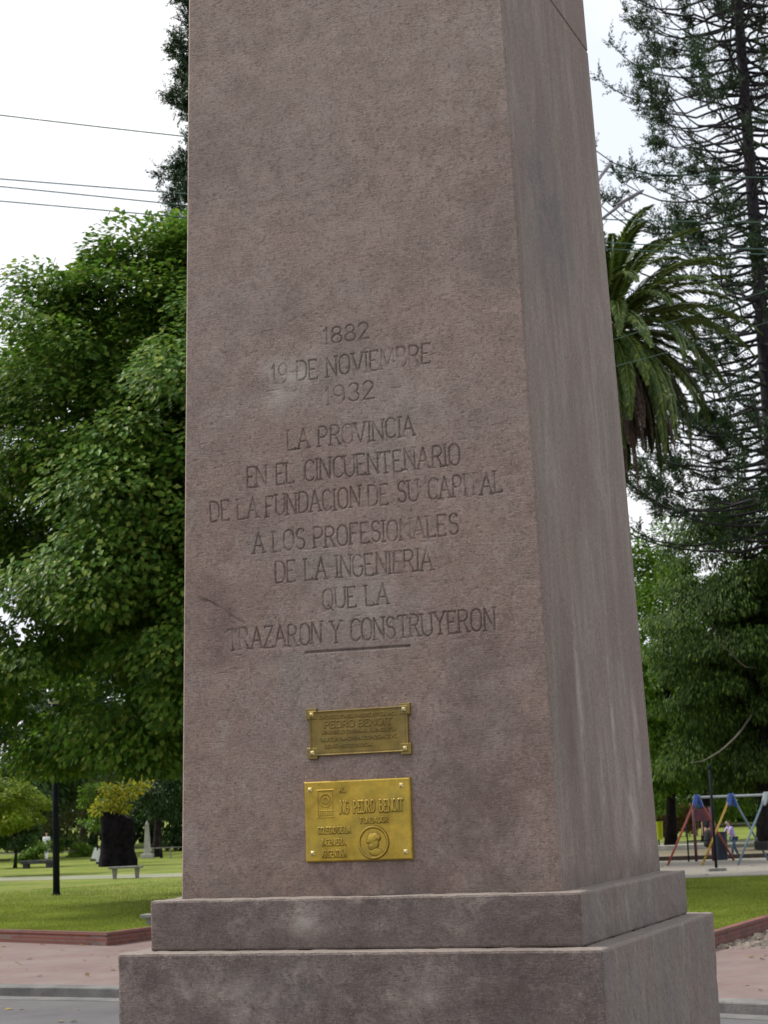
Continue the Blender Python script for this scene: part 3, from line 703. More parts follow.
# ------------------------------------------------------------------ ground
Zr = -.13
rd = prism('road', [(-500, -200), (500, -200), (500, 900), (-500, 900)], Zr, Zr, 'asphalt', kind='structure')
k0, k1, k2, k3 = gnd(0, 996, Zr), gnd(115, 998, Zr), gnd(725, 1013.5, Zr), gnd(768, 1015.5, Zr)
kl = [np.array(p[:2]) for p in (k0, k1, k2, k3)]
d0 = unit(kl[0] - kl[1]); d3 = unit(kl[3] - kl[2])
kline = [kl[0] + d0 * 60] + kl + [kl[3] + unit(d3 + np.array([.2, .0])) * 40]
# kerb: a swept 0.16 m wide stone, worn top edge
def offset(line, d):
    out = []
    for i in range(len(line)):
        t = unit((line[min(i + 1, len(line) - 1)] - line[max(i - 1, 0)]))
        out.append(line[i] + np.array([-t[1], t[0]]) * d)
    return out
def resample(line, step):
    out = []
    for a, b in zip(line[:-1], line[1:]):
        n = max(1, int(np.linalg.norm(b - a) / step)); out += [a + (b - a) * k / n for k in range(n)]
    return out + [line[-1]]
kr = resample(kline, .6)
prof = [(0, Zr - .02), (0.004, -.012), (.012, 0.0), (.03, .008), (.33, .010), (.34, -.02)]
V = []; 
for i, p in enumerate(kr):
    t = unit(kr[min(i + 1, len(kr) - 1)] - kr[max(i - 1, 0)]); n = np.array([-t[1], t[0]])
    for (d, z) in prof:
        q = p + n * (d + rng.uniform(-.006, .006)); V.append((q[0], q[1], z + rng.uniform(-.006, .003)))
m = len(prof)
kf = [(i * m + j, (i + 1) * m + j, (i + 1) * m + j + 1, i * m + j + 1) for i in range(len(kr) - 1) for j in range(m - 1)]
tag(link('kerb', np_mesh('kerb', V, kf, False), 'kerbstone'), kind='structure')
inner = offset(kr, .172)
# lawn sheet from behind the kerb to the horizon
prism('lawn', [tuple(p) for p in offset(kr, .325)] + [(500, inner[-1][1] + 5), (500, 900), (-500, 900), (-500, inner[0][1] + 10)], -.004, -.004, 'lawn', kind='structure')
bL0, bL1, bL2 = gnd(0, 942)[:2], gnd(107, 946)[:2], gnd(150, 940)[:2]
bR0, bR1 = gnd(718.5, 947)[:2], gnd(768, 931)[:2]
dL = unit(bL0 - bL1); dR = unit(bR1 - bR0)
# where the wall fronts would meet at the street corner
Amat = np.array([-dL, dR]).T; sol = np.linalg.solve(Amat, bR0 - bL1); corner_R = bL1 - dL * sol[0] if False else bR0 - dR * 2.6
bR2 = bR0 + dR * 24
left_far = bL1 + dL * 40
dP = np.array([-dL[1], dL[0]]); dP = dP if dP[1] > 0 else -dP
rightA = corner_R + dL * 4.2                      # far end of the right-hand bed's street front
pav = [tuple(p) for p in offset(kr, .33)] + [(60, 17), (60, 70), tuple(bR2 + np.array([6, 5])), tuple(bR2), tuple(bR0), tuple(corner_R), tuple(rightA), tuple(rightA + dP * 5), tuple(bL2 + dP * 5), tuple(bL2), tuple(bL1), tuple(left_far)]
prism('sidewalk', pav, 0.0, 0.0, 'paving', kind='structure')
# shallow gutter strip of lighter concrete along the kerb
g0 = [tuple(p) for p in offset(kr, -.02)]; g1 = [tuple(p) for p in offset(kr, -.42)][::-1]
prism('gutter', g0 + g1, Zr + .004, Zr + .004, 'kerbstone', kind='structure')
prism('garden_path', [tuple(gnd(-60, 882.5)[:2]), tuple(gnd(230, 875.5)[:2]), tuple(gnd(230, 872)[:2]), tuple(gnd(-60, 879)[:2])], .003, .003, 'gravel', kind='structure')
prism('playground_sand', [tuple(gnd(480, 887)[:2]), tuple(gnd(690, 878)[:2]), tuple(gnd(730, 876.5)[:2]), tuple(gnd(900, 871)[:2]), tuple(gnd(1000, 850)[:2]), tuple(gnd(560, 864)[:2])], .003, .003, 'sand', kind='structure')
prism('earth_bed', [tuple(gnd(560, 864.5)[:2]), tuple(gnd(1000, 850)[:2]), tuple(gnd(1000, 832)[:2]), tuple(gnd(560, 846)[:2])], .004, .004, 'earth', kind='structure')
prism('gravel_walk', [tuple(gnd(560, 851)[:2]), tuple(gnd(900, 839)[:2]), tuple(gnd(900, 835)[:2]), tuple(gnd(560, 847)[:2])], .008, .008, 'gravel', kind='structure')
prism('far_road', [(-90, 138), (60, 146), (60, 152), (-90, 144)], .004, .004, 'gravel', kind='structure')

# low brick retaining walls
def low_wall(name, pts, label, th=.13, hh=.25):
    pts = [np.array(p, float) for p in pts]
    o = empty(name, (pts[0][0], pts[0][1], 0), label, 'brick wall')
    V = []; 
    for i, p in enumerate(pts):
        a = unit(p - pts[i - 1]) if i else None; b = unit(pts[i + 1] - p) if i < len(pts) - 1 else None
        na = np.array([-a[1], a[0]]) if a is not None else None; nb = np.array([-b[1], b[0]]) if b is not None else None
        n = na if nb is None else nb if na is None else (na + nb) / (1 + na @ nb)
        for d, z in ((0, 0), (0, hh - .055), (th, hh - .055), (th, 0)): q = p + n * d - pts[0]; V.append((q[0], q[1], z))
    Fq = [(i * 4 + j, (i + 1) * 4 + j, (i + 1) * 4 + j + 1, i * 4 + j + 1) for i in range(len(pts) - 1) for j in range(3)]
    Fq += [(0, 1, 2, 3), tuple(len(V) - 4 + k for k in (3, 2, 1, 0))]
    link('brick_courses', np_mesh('brick_courses', V, Fq), 'brick', o)
    V2 = []
    for i, p in enumerate(pts):
        a = unit(p - pts[i - 1]) if i else None; b = unit(pts[i + 1] - p) if i < len(pts) - 1 else None
        na = np.array([-a[1], a[0]]) if a is not None else None; nb = np.array([-b[1], b[0]]) if b is not None else None
        n = na if nb is None else nb if na is None else (na + nb) / (1 + na @ nb)
        for d, z in ((-.012, hh - .052), (-.010, hh - .004), (.0, hh), (th, hh), (th + .012, hh - .006), (th + .012, hh - .052)): q = p + n * d - pts[0]; V2.append((q[0], q[1], z))
    F2 = [(i * 6 + j, (i + 1) * 6 + j, (i + 1) * 6 + (j + 1) % 6, i * 6 + (j + 1) % 6) for i in range(len(pts) - 1) for j in range(6)]
    link('coping', np_mesh('coping', V2, F2), 'brick', o)
    return o
lw = low_wall('brick_wall', [left_far, bL0, bL1, bL2, bL2 + dP * 12], 'low red brick kerb wall round the left lawn with a dark return at its corner')
rw = low_wall('brick_wall', [rightA, corner_R, bR0, bR1, bR2], 'low brown brick kerb wall edging the right lawn beside scattered rubble')

# scattered rubble and dirt at the foot of the right wall
mb = MB(); random.seed(3)
for k in range(420):
    t = random.uniform(-.5, 9); off = abs(random.gauss(0, .45)) + .03
    p = bR0 + dR * t + np.array([dR[1], -dR[0]]) * off
    s = random.choice([.012, .02, .03, .03, .05]) * random.uniform(.7, 1.6) * (1.5 if 1.5 < t < 5 and random.random() < .3 else 1)
    th = np.sort(np.array([random.uniform(0, 6.28) for _ in range(4)]))
    q = np.array([[math.cos(a) * s, math.sin(a) * s] for a in (0.3, 1.8, 3.4, 5.0)]) * np.array([1, random.uniform(.6, 1)])
    V = [(p[0] + x, p[1] + y, .001) for x, y in q] + [(p[0] + x * .6, p[1] + y * .6, s * random.uniform(.5, 1)) for x, y in q]
    mb.add(V, [(4, 5, 6, 7), (0, 1, 5, 4), (1, 2, 6, 5), (2, 3, 7, 6), (3, 0, 4, 7)])
tag(mb.build('rubble', 'rubble'), 'pale rubble scattered on the paving below the right brick wall', 'rubble', kind='stuff')

# short grass blades on the nearer lawns (ground cover)
def blades(n, inside):
    P = np.empty((0, 3))
    while len(P) < n:
        q = inside(n); P = np.vstack([P, q])
    P = P[:n]; th = rng.uniform(0, 6.28, n); ln = rng.uniform(.03, .085, n)
    D = np.stack([np.cos(th) * .45, np.sin(th) * .45, np.ones(n)], -1); Nn = np.stack([-np.sin(th), np.cos(th), np.zeros(n)], -1)
    return leaves(P, D, Nn, ln, np.full(n, .012), .2)
def in_left(n):
    s = rng.uniform(0, 26, n); u = np.minimum(-np.log(rng.uniform(.002, 1, n)) * 6, 30)
    base = bL1[None] + dL[None] * s[:, None]; P = base + dP[None] * (u[:, None] + .15)
    e = unit(bL2 - bL1); w_ = P - bL1; P = P[((e[0] * w_[:, 1] - e[1] * w_[:, 0]) > .16) & (P[:, 0] > -.225 * P[:, 1] - .5)]
    return np.column_stack([P, np.zeros(len(P))])
def in_right(n):
    s = rng.uniform(-.5, 24, n); u = np.minimum(-np.log(rng.uniform(.002, 1, n)) * 5, 24)
    P = bR0[None] + dR[None] * s[:, None] + np.array([-dR[1], dR[0]])[None] * (u[:, None] + .15)
    P = P[(P[:, 0] > .13 * P[:, 1]) & (P[:, 0] < .225 * P[:, 1] + .5) & (P[:, 1] < 53.5)]
    return np.column_stack([P, np.zeros(len(P))])
V1, F1 = blades(110000, in_left); V2, F2 = blades(90000, in_right)
MAT['blade'] = leafmat('grass_blades', (0.125, 0.19, 0.02), (0.25, 0.31, 0.045), .42, .7, (0.38, .35, .12), spec=.1)
tag(link('grass', np_mesh('grass', np.vstack([V1, V2]), np.vstack([F1, F2 + len(V1)])), 'blade'), 'short green grass on the lawns behind the brick walls', 'grass', kind='stuff')

# fallen leaves on the paving, in the gutter and on the grass
n = 1200
P = np.column_stack([rng.uniform(-14, 12, n), rng.uniform(19, 62, n), np.full(n, .012)])
kx = np.array([p[0] for p in kr]); ky = np.array([p[1] for p in kr]); o_ = np.argsort(kx)
kerb_y = np.interp(P[:, 0], kx[o_], ky[o_]); P = P[(P[:, 1] > kerb_y + .5) | (P[:, 1] < kerb_y - .1)]
low = P[:, 1] < np.interp(P[:, 0], kx[o_], ky[o_]); P[low, 2] = Zr + .012
m = len(P); Dl = np.column_stack([rng.normal(size=(m, 2)), np.full(m, .05)]); ln = rng.uniform(.07, .15, m)
Vl, Fl = leaves(P, Dl, np.column_stack([rng.normal(0, .25, (m, 2)), np.ones(m)]), ln, ln * .7, .05)
MAT['litter'] = leafmat('fallen_leaves', (0.10, 0.06, 0.025), (0.24, 0.17, 0.06), .1, .8, (.3, .26, .07))
tag(link('fallen_leaves', np_mesh('fallen_leaves', Vl, Fl), 'litter'), 'dry brown leaves scattered over the paving and grass', 'fallen leaves', kind='stuff')

# ------------------------------------------------------------------ trees
def trunk_tube(mb, base, h, r0, r1, bend=.3, seg=10, n=9, mi=0, flare=1.4):
    t = np.linspace(0, 1, n); a = rng.uniform(0, 6.28)
    P = np.stack([base[0] + bend * np.sin(t * 2.2) * math.cos(a), base[1] + bend * np.sin(t * 2.2) * math.sin(a), base[2] + h * t], -1)
    r = r0 + (r1 - r0) * t; r[0] *= flare; r[1] *= 1 + (flare - 1) * .3
    mb.tube(P, r, seg, mi); return P
def limb(mb, p, q, r0, r1, sag=.0, seg=6, n=6):
    t = np.linspace(0, 1, n)[:, None]; P = p + (q - p) * t; P[:, 2] += sag * np.sin(t[:, 0] * np.pi)
    P[1:-1] += rng.normal(0, .04 * np.linalg.norm(q - p) / 3, (n - 2, 3))
    mb.tube(P, np.linspace(r0, r1, n), seg)
    return P
def broadleaf(name, label, base, crown_c, crown_r, nclump, nleaf, leaf, mat, trunk_r=.2, group=None, bark='bark', power=2.6, power_low=None, clump_r=(.9, 1.7), inner=.25, width=.55, drop=.5, trunk_h=None):
    """tapered trunk with limbs; crown of leafy sprays clustered in layered clumps over an uneven shell"""
    base = np.array(base, float); C = np.array(crown_c, float) - base; Rr = np.array(crown_r, float)
    o = empty(name, tuple(base), label, 'tree', group)
    mb = MB(); th = trunk_h or C[2]
    T = trunk_tube(mb, np.zeros(3), th, trunk_r, trunk_r * .55, trunk_r * 1.2)
    # clump centres on a bumpy super-ellipsoid
    n = nclump; u = rng.normal(size=(n, 3)); u = unit(u)
    rad = 1 / (np.abs(u) ** power).sum(1) ** (1 / power)
    if power_low: rad = np.where(u[:, 2] < 0, 1 / (np.abs(u) ** power_low).sum(1) ** (1 / power_low), rad)
    lump = np.array([1 + .22 * mnoise.noise(Vector(d * 2.1) + Vector((base[0], base[1], 3))) for d in u])
    k = rng.uniform(0, 1, n); depth = np.where(k < inner, rng.uniform(.3, .75, n), rng.uniform(.82, 1.0, n))
    cc = C + u * (rad * lump * depth)[:, None] * Rr
    for i in rng.choice(n, min(14, n), replace=False):
        st = T[rng.integers(len(T) // 2, len(T))]
        limb(mb, st, st + (cc[i] - st) * .9, trunk_r * .34, trunk_r * .06, rng.uniform(0, .5))
    mb.build('trunk', bark, o, True)
    cr = rng.uniform(*clump_r, n)
    per = rng.multinomial(nleaf, cr ** 2 / (cr ** 2).sum())
    idx = np.repeat(np.arange(n), per); m = len(idx)
    v = unit(rng.normal(size=(m, 3))); s = rng.uniform(0, 1, m) ** .45
    off = v * s[:, None] * cr[idx][:, None] * np.array([1, 1, .55])
    off[:, 2] -= .18 * (off[:, 0] ** 2 + off[:, 1] ** 2) / cr[idx]           # clumps droop at their rims
    P = cc[idx] + off
    out = unit(v * np.array([1, 1, .3]) + unit(cc[idx] - C) * .6 + rng.normal(0, .35, (m, 3)))
    D = out.copy(); D[:, 2] -= drop
    Nn = unit(np.array([0, 0, .8]) + unit(cc[idx] - C) * .55 + out * .45 + rng.normal(0, .35, (m, 3)))
    ln = leaf * rng.uniform(.65, 1.25, m)
    V, Fs = leaves(P, D, Nn, ln, ln * width, .12)
    link('crown', np_mesh('crown', V, Fs), mat, o)
    return o

# the big linden behind the obelisk, its crown filling the left of the picture
broadleaf('linden_tree', 'large round green linden tree filling the left side behind the obelisk', (-4.2, 52, 0), (-4.2, 52, 11.75), (8.9, 7.5, 7.55), 700, 440000, .21, 'leaf_linden', .38, power=2.05, power_low=7, clump_r=(.5, 1.9), inner=.5, width=.7, drop=.5)


# araucaria: straight mast, long upswept bare branches ending in spiky tufts
def araucaria(name, label, base, h, z0, blen, nb, nspr, mat='needles', side=None, dense=None):
    base = np.array(base, float)
    o = empty(name, tuple(base), label, 'tree')
    mt = MB(); trunk_tube(mt, np.zeros(3), h, .38, .18, .12, 10, 14)
    mt.build('trunk', 'branch', o, True)
    mbr = MB(); SP = []; SD = []; SL = []
    for i in range(nb):
        z = z0 + (h - z0 - 1) * ((i + rng.uniform(0, 1)) / nb)
        az = i * 2.39996 + rng.uniform(-.4, .4)
        f = (z - z0) / (h - z0)
        L = blen * (1 - .55 * f ** 3) * rng.uniform(.72, 1.08)
        if rng.random() < .3: L *= rng.uniform(.35, .75)
        dn = rng.uniform(.0, .34); upk = rng.uniform(.25, .62); wob = rng.normal(0, .09)
        t = np.linspace(0, 1, 10)
        r = L * t; zz = L * (-dn * t + (dn * .75 + upk * .7) * t ** 3.0)
        aa = az + wob * t * 3
        P = np.stack([r * np.cos(aa), r * np.sin(aa), z + zz], -1)
        P[2:-1] += rng.normal(0, .05, (7, 3))
        mbr.tube(P, np.linspace(.075, .016, 10), 4, caps=False)
        lush = dense(z, L) if dense else 1.0
        ns = max(3, int(nspr * lush * rng.uniform(.5, 1.4)))
        bare = lush < 1.0
        if bare: ns = int(nspr * rng.uniform(.9, 1.7))
        tt = 1 - rng.uniform(0, 1, ns) ** 1.6 * (.13 if bare else .24 if lush < 1.9 else .55)
        seg = np.clip(tt * 9, 0, 8.999); k = seg.astype(int); fr = (seg - k)[:, None]
        Q = P[k] * (1 - fr) + P[k + 1] * fr
        tan = unit(P[k + 1] - P[k])
        d = unit(tan * .55 + unit(rng.normal(size=(ns, 3))) * .85 + np.array([0, 0, .12]))
        SP.append(Q); SD.append(d); SL.append(rng.uniform(.38, .85, ns))
        # a couple of forked twigs
        for w in range(0 if bare and rng.random() < .6 else rng.integers(0, 3)):
            j = rng.integers(7 if bare else 5, 9); dd = unit(unit(P[j + 1] - P[j]) + rng.normal(0, .4, 3)); ll = rng.uniform(.7, 1.5)
            e = P[j] + dd * ll; mbr.tube(np.stack([P[j], P[j] + dd * ll * .5 + [0, 0, -.05], e]), [.02, .015, .01], 4, caps=False)
            m_ = max(2, int(ns * .4)); SP.append(np.repeat(e[None], m_, 0) + rng.normal(0, .12, (m_, 3))); SD.append(unit(dd * .5 + unit(rng.normal(size=(m_, 3))))); SL.append(rng.uniform(.35, .7, m_))
    mbr.build('branches', 'branch', o, True)
    SP = np.vstack(SP); SD = np.vstack(SD); SL = np.concatenate(SL); n = len(SP)
    # every sprig: needles set round a curved shoot
    nn = 20
    t = np.tile(np.linspace(.08, 1, nn), n); idx = np.repeat(np.arange(n), nn); m = len(idx)
    D0 = SD[idx]; up = np.array([0, 0, 1.0]); P = SP[idx] + D0 * (SL[idx] * t)[:, None]; P[:, 2] += .16 * SL[idx] * t ** 2
    s1 = unit(np.cross(D0, up) + 1e-4); s2 = np.cross(s1, D0); ph = rng.uniform(0, 6.28, m)
    rad = np.cos(ph)[:, None] * s1 + np.sin(ph)[:, None] * s2
    D = unit(D0 * .75 + rad * .75)
    ln = rng.uniform(.11, .19, m) * (1.15 - .5 * t)
    V, Fs = leaves(P, D, np.cross(D, rad) + rad * .3, ln, ln * .36, .05)
    link('needle_tufts', np_mesh('needle_tufts', V, Fs), mat, o)
    return o
def lush(z, L):
    k = 1.0
    if z > 31.5: k = 1.25
    elif z > 26.5: k = .65
    elif z > 19: k = 1.6
    else: k = 2.6
    return k * (1.4 if L < 4 else 1)
tp = atY(762, 300, 75)
araucaria('hoop_pine', 'tall dark hoop pine with bare upswept branches and spiky tufts right of the obelisk', (tp[0], 75, 0), 44, 12.5, 7.8, 390, 17, dense=lush)
tp = atY(225, 100, 72)
araucaria('hoop_pine', 'dark conifer whose star shaped tufts show at the upper left edge of the obelisk', (tp[0], 72, 0), 44, 17, 2.35, 330, 22, dense=lambda z, L: 1.6)

# canary palm
def palm(name, label, cpt, D):
    c = np.array(cpt); base = np.array([c[0], c[1], 0])
    o = empty(name, tuple(base), label, 'palm tree'); hz = c[2]
    mb = MB(); t = np.linspace(0, 1, 40); P = np.stack([0 * t, 0 * t, hz * t], -1)
    mb.tube(P, .26 + .03 * (np.arange(40) % 2) + .10 * np.clip(t - .9, 0, 1) * 10, 12); mb.build('trunk', 'bark', o, False)
    def fronds(n, e0, e1, L0, L1, sag, leaf, stiff, nl=64, seedshift=0):
        V = []; Fs = []; cnt = 0; ribs = MB()
        for i in range(n):
            az = i * 2.39996 + rng.uniform(-.25, .25) + seedshift
            e = e0 + (e1 - e0) * (i + .5) / n + rng.normal(0, .07); L = rng.uniform(L0, L1)
            s = np.linspace(0, 1, 15); ang = e - sag * rng.uniform(.85, 1.2) * s ** 1.5
            ang = np.maximum(ang, -1.52)
            dr = np.cos(ang) * L / 14; dz = np.sin(ang) * L / 14
            r = .25 + np.concatenate([[0], np.cumsum(dr[:-1])]); z = np.concatenate([[0], np.cumsum(dz[:-1])])
            tw = rng.normal(0, .12) * s
            P = np.stack([r * np.cos(az + tw), r * np.sin(az + tw), hz + z], -1)
            ribs.tube(P, np.linspace(.035, .007, 15), 4, 0, False)
            q = np.linspace(.10, .995, nl); k = np.minimum((q * 14).astype(int), 13); f = (q * 14 - k)[:, None]
            Q = P[k] * (1 - f) + P[k + 1] * f; T = unit(P[k + 1] - P[k])
            S = np.array([-math.sin(az), math.cos(az), 0])[None].repeat(nl, 0); Nu = unit(np.cross(S, T)); Nu = np.where(Nu[:, 2:3] < 0, -Nu, Nu)
            lw_ = leaf * np.sin(np.clip(q * 1.02, 0, 1) * np.pi * .88 + .25) ** .7
            for sd in (-1, 1):
                Dv = unit(T * stiff + S * sd * .8 + Nu * rng.normal(.22, .10, (nl, 1)) + rng.normal(0, .07, (nl, 3)) + np.array([0, 0, -.2]))
                a, b = leaves(Q, Dv, Nu, lw_ * rng.uniform(.85, 1.1, nl), np.full(nl, .062), .2)
                V.append(a); Fs.append(b + cnt); cnt += len(a)
        return np.vstack(V), np.vstack(Fs), ribs
    V, Fs, ribs = fronds(120, 1.3, -.85, 3.9, 4.9, 1.4, .46, 1.15, 150)
    link('green_fronds', np_mesh('green_fronds', V, Fs), 'palm_leaf', o); ribs.build('midribs', 'rachis', o, True)
    V, Fs, ribs = fronds(60, -.8, -1.4, 3.0, 4.9, .6, .34, 1.7, 110, seedshift=1)
    d = link('dead_fronds', np_mesh('dead_fronds', V, Fs), 'palm_dead', o); d['label'] = 'brown dead fronds hanging under the crown'
    return o
palm('palm_tree', 'palm with arching green fronds and hanging brown dead ones beside the obelisk', atY(602, 334, 52), 52)

g = atY(762, 800, 79); broadleaf('evergreen_tree', 'dark drooping evergreen tree with pale bare branches behind the swings at the right', (g[0], 79, 0), (g[0], 79, 8.8), (4.3, 3.4, 6.6), 230, 90000, .23, 'leaf_ever', .34, power=2.1, clump_r=(.5, 1.5), bark='bark_dark', drop=1.3, inner=.45, width=.36)
g = atY(668, 800, 88); broadleaf('broadleaf_tree', 'bright green bushy tree just right of the obelisk behind the swings', (g[0], 88, 0), (g[0], 88, 8.6), (4.2, 4, 6.4), 110, 26000, .26, 'leaf_mid', .25, power=2.3, clump_r=(.7, 1.3), bark='bark_dark')
g = atY(705, 800, 96); broadleaf('broadleaf_tree', 'mid green round tree seen between the swing frames and the evergreen', (g[0], 96, 0), (g[0], 96, 8.2), (4.6, 4, 6.4), 110, 24000, .26, 'leaf_mid', .25, power=2.3, clump_r=(.7, 1.3), bark='bark_dark')
g = atY(800, 800, 84); broadleaf('broadleaf_tree', 'dark green tree cut by the right edge of the photo beyond the swings', (g[0], 84, 0), (g[0], 84, 8.6), (4.2, 4, 6.2), 110, 24000, .26, 'leaf_mid', .3, power=2.3, clump_r=(.7, 1.3), bark='bark_dark')
# background planting far across the park
far_specs = [  # px, D, crown centre z, radii, material, label
    (-30, 120, 7.6, (7, 5, 7), 'leaf_dark', 'dark spreading tree at the far left edge of the park'),
    (38, 150, 8.2, (8, 6, 8), 'leaf_dark', 'dark tree standing directly behind the white figure'),
    (92, 165, 8.9, (8, 6, 8.6), 'leaf_dark', 'dark tree in the gap between lamp post and thick stump'),
    (150, 150, 7.9, (7, 6, 7.2), 'leaf_dark', 'dark tree right behind the small pale obelisk'),
    (205, 130, 7.8, (6, 6, 7.4), 'leaf_dark', 'dark tree half hidden by the left edge of the obelisk'),
    (640, 150, 8.2, (7, 6, 8.4), 'leaf_mid', 'far green tree above the yellow bin'),
    (700, 140, 7.4, (7, 6, 7.2), 'leaf_dark', 'far dark tree behind the red swing legs'),
    (752, 160, 8.2, (8, 6, 8.2), 'leaf_mid', 'far green tree behind the hanging swing seat'),
    (815, 140, 8.2, (7, 6, 8.0), 'leaf_dark', 'far dark tree past the right end of the swing frame'),
]
for (px, D, cz, rr_, mat, lab) in far_specs:
    g = atY(px, 800, D)
    broadleaf('park_tree', lab, (g[0], D, 0), (g[0], D, cz), rr_, 90, 15000, .5, mat, .35, group='trees across the park', bark='bark_dark', power=2.4, clump_r=(1.2, 2.2), width=.6)
# small nearer plants on the left lawn
g = atY(14, 868, 88); broadleaf('young_tree', 'small tree with bright yellow green leaves at the left edge', (g[0] - 1.5, 84, 0), (g[0] + .15, 84, 3.2), (2.1, 1.6, 1.1), 42, 6500, .2, 'leaf_bright', .07, clump_r=(.35, .7), bark='bark_pale', width=.6)
g = gnd(15, 868); broadleaf('small_tree', 'small dark round tree with a short trunk left of the stone slab', tuple(g), (g[0] - .3, g[1], 2.2), (1.3, 1.2, 1.0), 26, 4200, .2, 'leaf_dark', .09, clump_r=(.4, .7), bark='bark_dark')
g = gnd(32, 862.5); broadleaf('shrub', 'low olive green shrub behind the stone slab', tuple(g), (g[0], g[1], .75), (1.0, .8, .75), 18, 2600, .16, 'leaf_mid', .04, clump_r=(.3, .5))
g = gnd(75, 857); broadleaf('shrub', 'low green shrub to the right of the lamp post', tuple(g), (g[0], g[1], .8), (1.3, 1, .8), 18, 2600, .16, 'leaf_mid', .04, clump_r=(.3, .5))
g = gnd(97, 864); broadleaf('sapling', 'thin sapling with sparse leaves beside the thick stump', tuple(g), (g[0], g[1], 3.1), (.9, .8, 1.5), 22, 1500, .17, 'leaf_mid', .045, clump_r=(.25, .5), bark='bark_dark')
# weeping willow: hanging curtains
def willow(name, label, base, h, r, n):
    base = np.array(base, float); o = empty(name, tuple(base), label, 'tree')
    mb = MB(); T = trunk_tube(mb, np.zeros(3), h * .75, .35, .15, .5)
    for k in range(9): limb(mb, T[-2], np.array([r * .7 * math.cos(k * .7), r * .7 * math.sin(k * .7), h * .95]), .12, .03, .4)
    mb.build('trunk', 'bark', o, True)
    P = []; D = []
    for i in range(n):
        a = rng.uniform(0, 6.28); q = r * math.sqrt(rng.uniform(.05, 1)); top = h * (1 - .25 * (q / r) ** 2); L = rng.uniform(.4, .8) * top
        m = 34; t = np.linspace(0, 1, m); P.append(np.stack([q * math.cos(a) + rng.normal(0, .06, m), q * math.sin(a) + rng.normal(0, .06, m), top - L * t], -1))
        D.append(np.stack([rng.normal(0, .35, m), rng.normal(0, .35, m), -np.ones(m)], -1))
    P = np.vstack(P); D = np.vstack(D); ln = rng.uniform(.16, .34, len(P))
    V, Fs = leaves(P, D, rng.normal(size=D.shape), ln, ln * .3, .05)
    link('crown', np_mesh('crown', V, Fs), 'leaf_olive', o)
g = atY(80, 850, 128); willow('willow_tree', 'olive coloured weeping willow with hanging twigs far behind the lamp post', (g[0], 128, 0), 6.5, 3.4, 260)
# thick dark stump with yellow sprouts
g = gnd(117.5, 866)
st = empty('tree_stump', tuple(g), 'thick black tree stump with yellow leaves sprouting on top behind the bench', 'tree stump')
n = 20; zs = np.linspace(0, 1, 9); V = []
for z in zs:
    for k in range(n):
        a = k / n * 6.283; rr_ = (.84 + .14 * (1 - z) ** 3) * (1 + .07 * math.sin(5 * a + z * 2) + .05 * math.sin(11 * a) + .12 * mnoise.noise(Vector((math.cos(a) * 2, math.sin(a) * 2, z * 4))))
        top = 2.75 - .55 * max(0, math.cos(a) * .8) ** 1.0
        V.append((rr_ * math.cos(a), rr_ * math.sin(a), z * top))
Fq = [(i * n + k, i * n + (k + 1) % n, (i + 1) * n + (k + 1) % n, (i + 1) * n + k) for i in range(8) for k in range(n)]
V.append((0, 0, 2.5)); Fq += [(8 * n + k, 8 * n + (k + 1) % n, 8 * n + (k + 2) % n, len(V) - 1) for k in range(0, n, 2)]
link('trunk', np_mesh('trunk', V, Fq, True), 'bark_black', st)
cc = np.array([[-.5, -.5, 3.3], [-.1, -.6, 3.0], [-.85, -.5, 2.9], [.2, -.4, 3.5], [.7, -.5, 3.6], [1.1, -.4, 3.9], [.5, -.3, 4.1], [1.4, -.3, 4.2], [.35, -.6, 2.9], [-.3, -.5, 3.9]])
idx = np.repeat(np.arange(len(cc)), 125); m = len(idx); v = unit(rng.normal(size=(m, 3)))
P = cc[idx] + v * (rng.uniform(0, 1, m) ** .5)[:, None] * np.array([.5, .4, .34]); ln = rng.uniform(.12, .22, m)
Vv, Fv = leaves(P, v + [0, 0, -.3], rng.normal(size=(m, 3)) + [0, -.3, 1], ln, ln * .6)
link('sprouts', np_mesh('sprouts', Vv, Fv), 'leaf_yellow', st)
mb = MB()
for c in cc: limb(mb, np.array([0.1, -.2, 2.3]), c, .035, .012)
mb.build('shoots', 'bark', st, True)
# reddish hedge beyond the playground
g0 = atY(640, 835, 112); g1 = atY(702, 835, 108)
hd = empty('hedge', ((g0[0] + g1[0]) / 2, 110, 0), 'reddish brown hedge beyond the playground near the yellow bin', 'hedge')
wd = (g1[0] - g0[0]); m = 9000
P = np.column_stack([rng.uniform(-wd / 2, wd / 2, m), rng.uniform(-.7, .7, m), rng.uniform(0, 1, m) ** .7 * 1.7]); P[:, 2] += .25 * np.sin(P[:, 0] * 2.1)
ln = rng.uniform(.1, .2, m); Vv, Fv = leaves(P, rng.normal(size=(m, 3)), rng.normal(size=(m, 3)), ln, ln * .6)
link('foliage', np_mesh('foliage', Vv, Fv), 'leaf_red', hd)
mb = MB()
for k in range(12): limb(mb, np.array([-wd / 2 + (k + .5) * wd / 12, 0, 0]), np.array([-wd / 2 + (k + .5) * wd / 12 + rng.uniform(-.3, .3), 0, 1.4]), .03, .01)
mb.build('stems', 'bark_dark', hd)

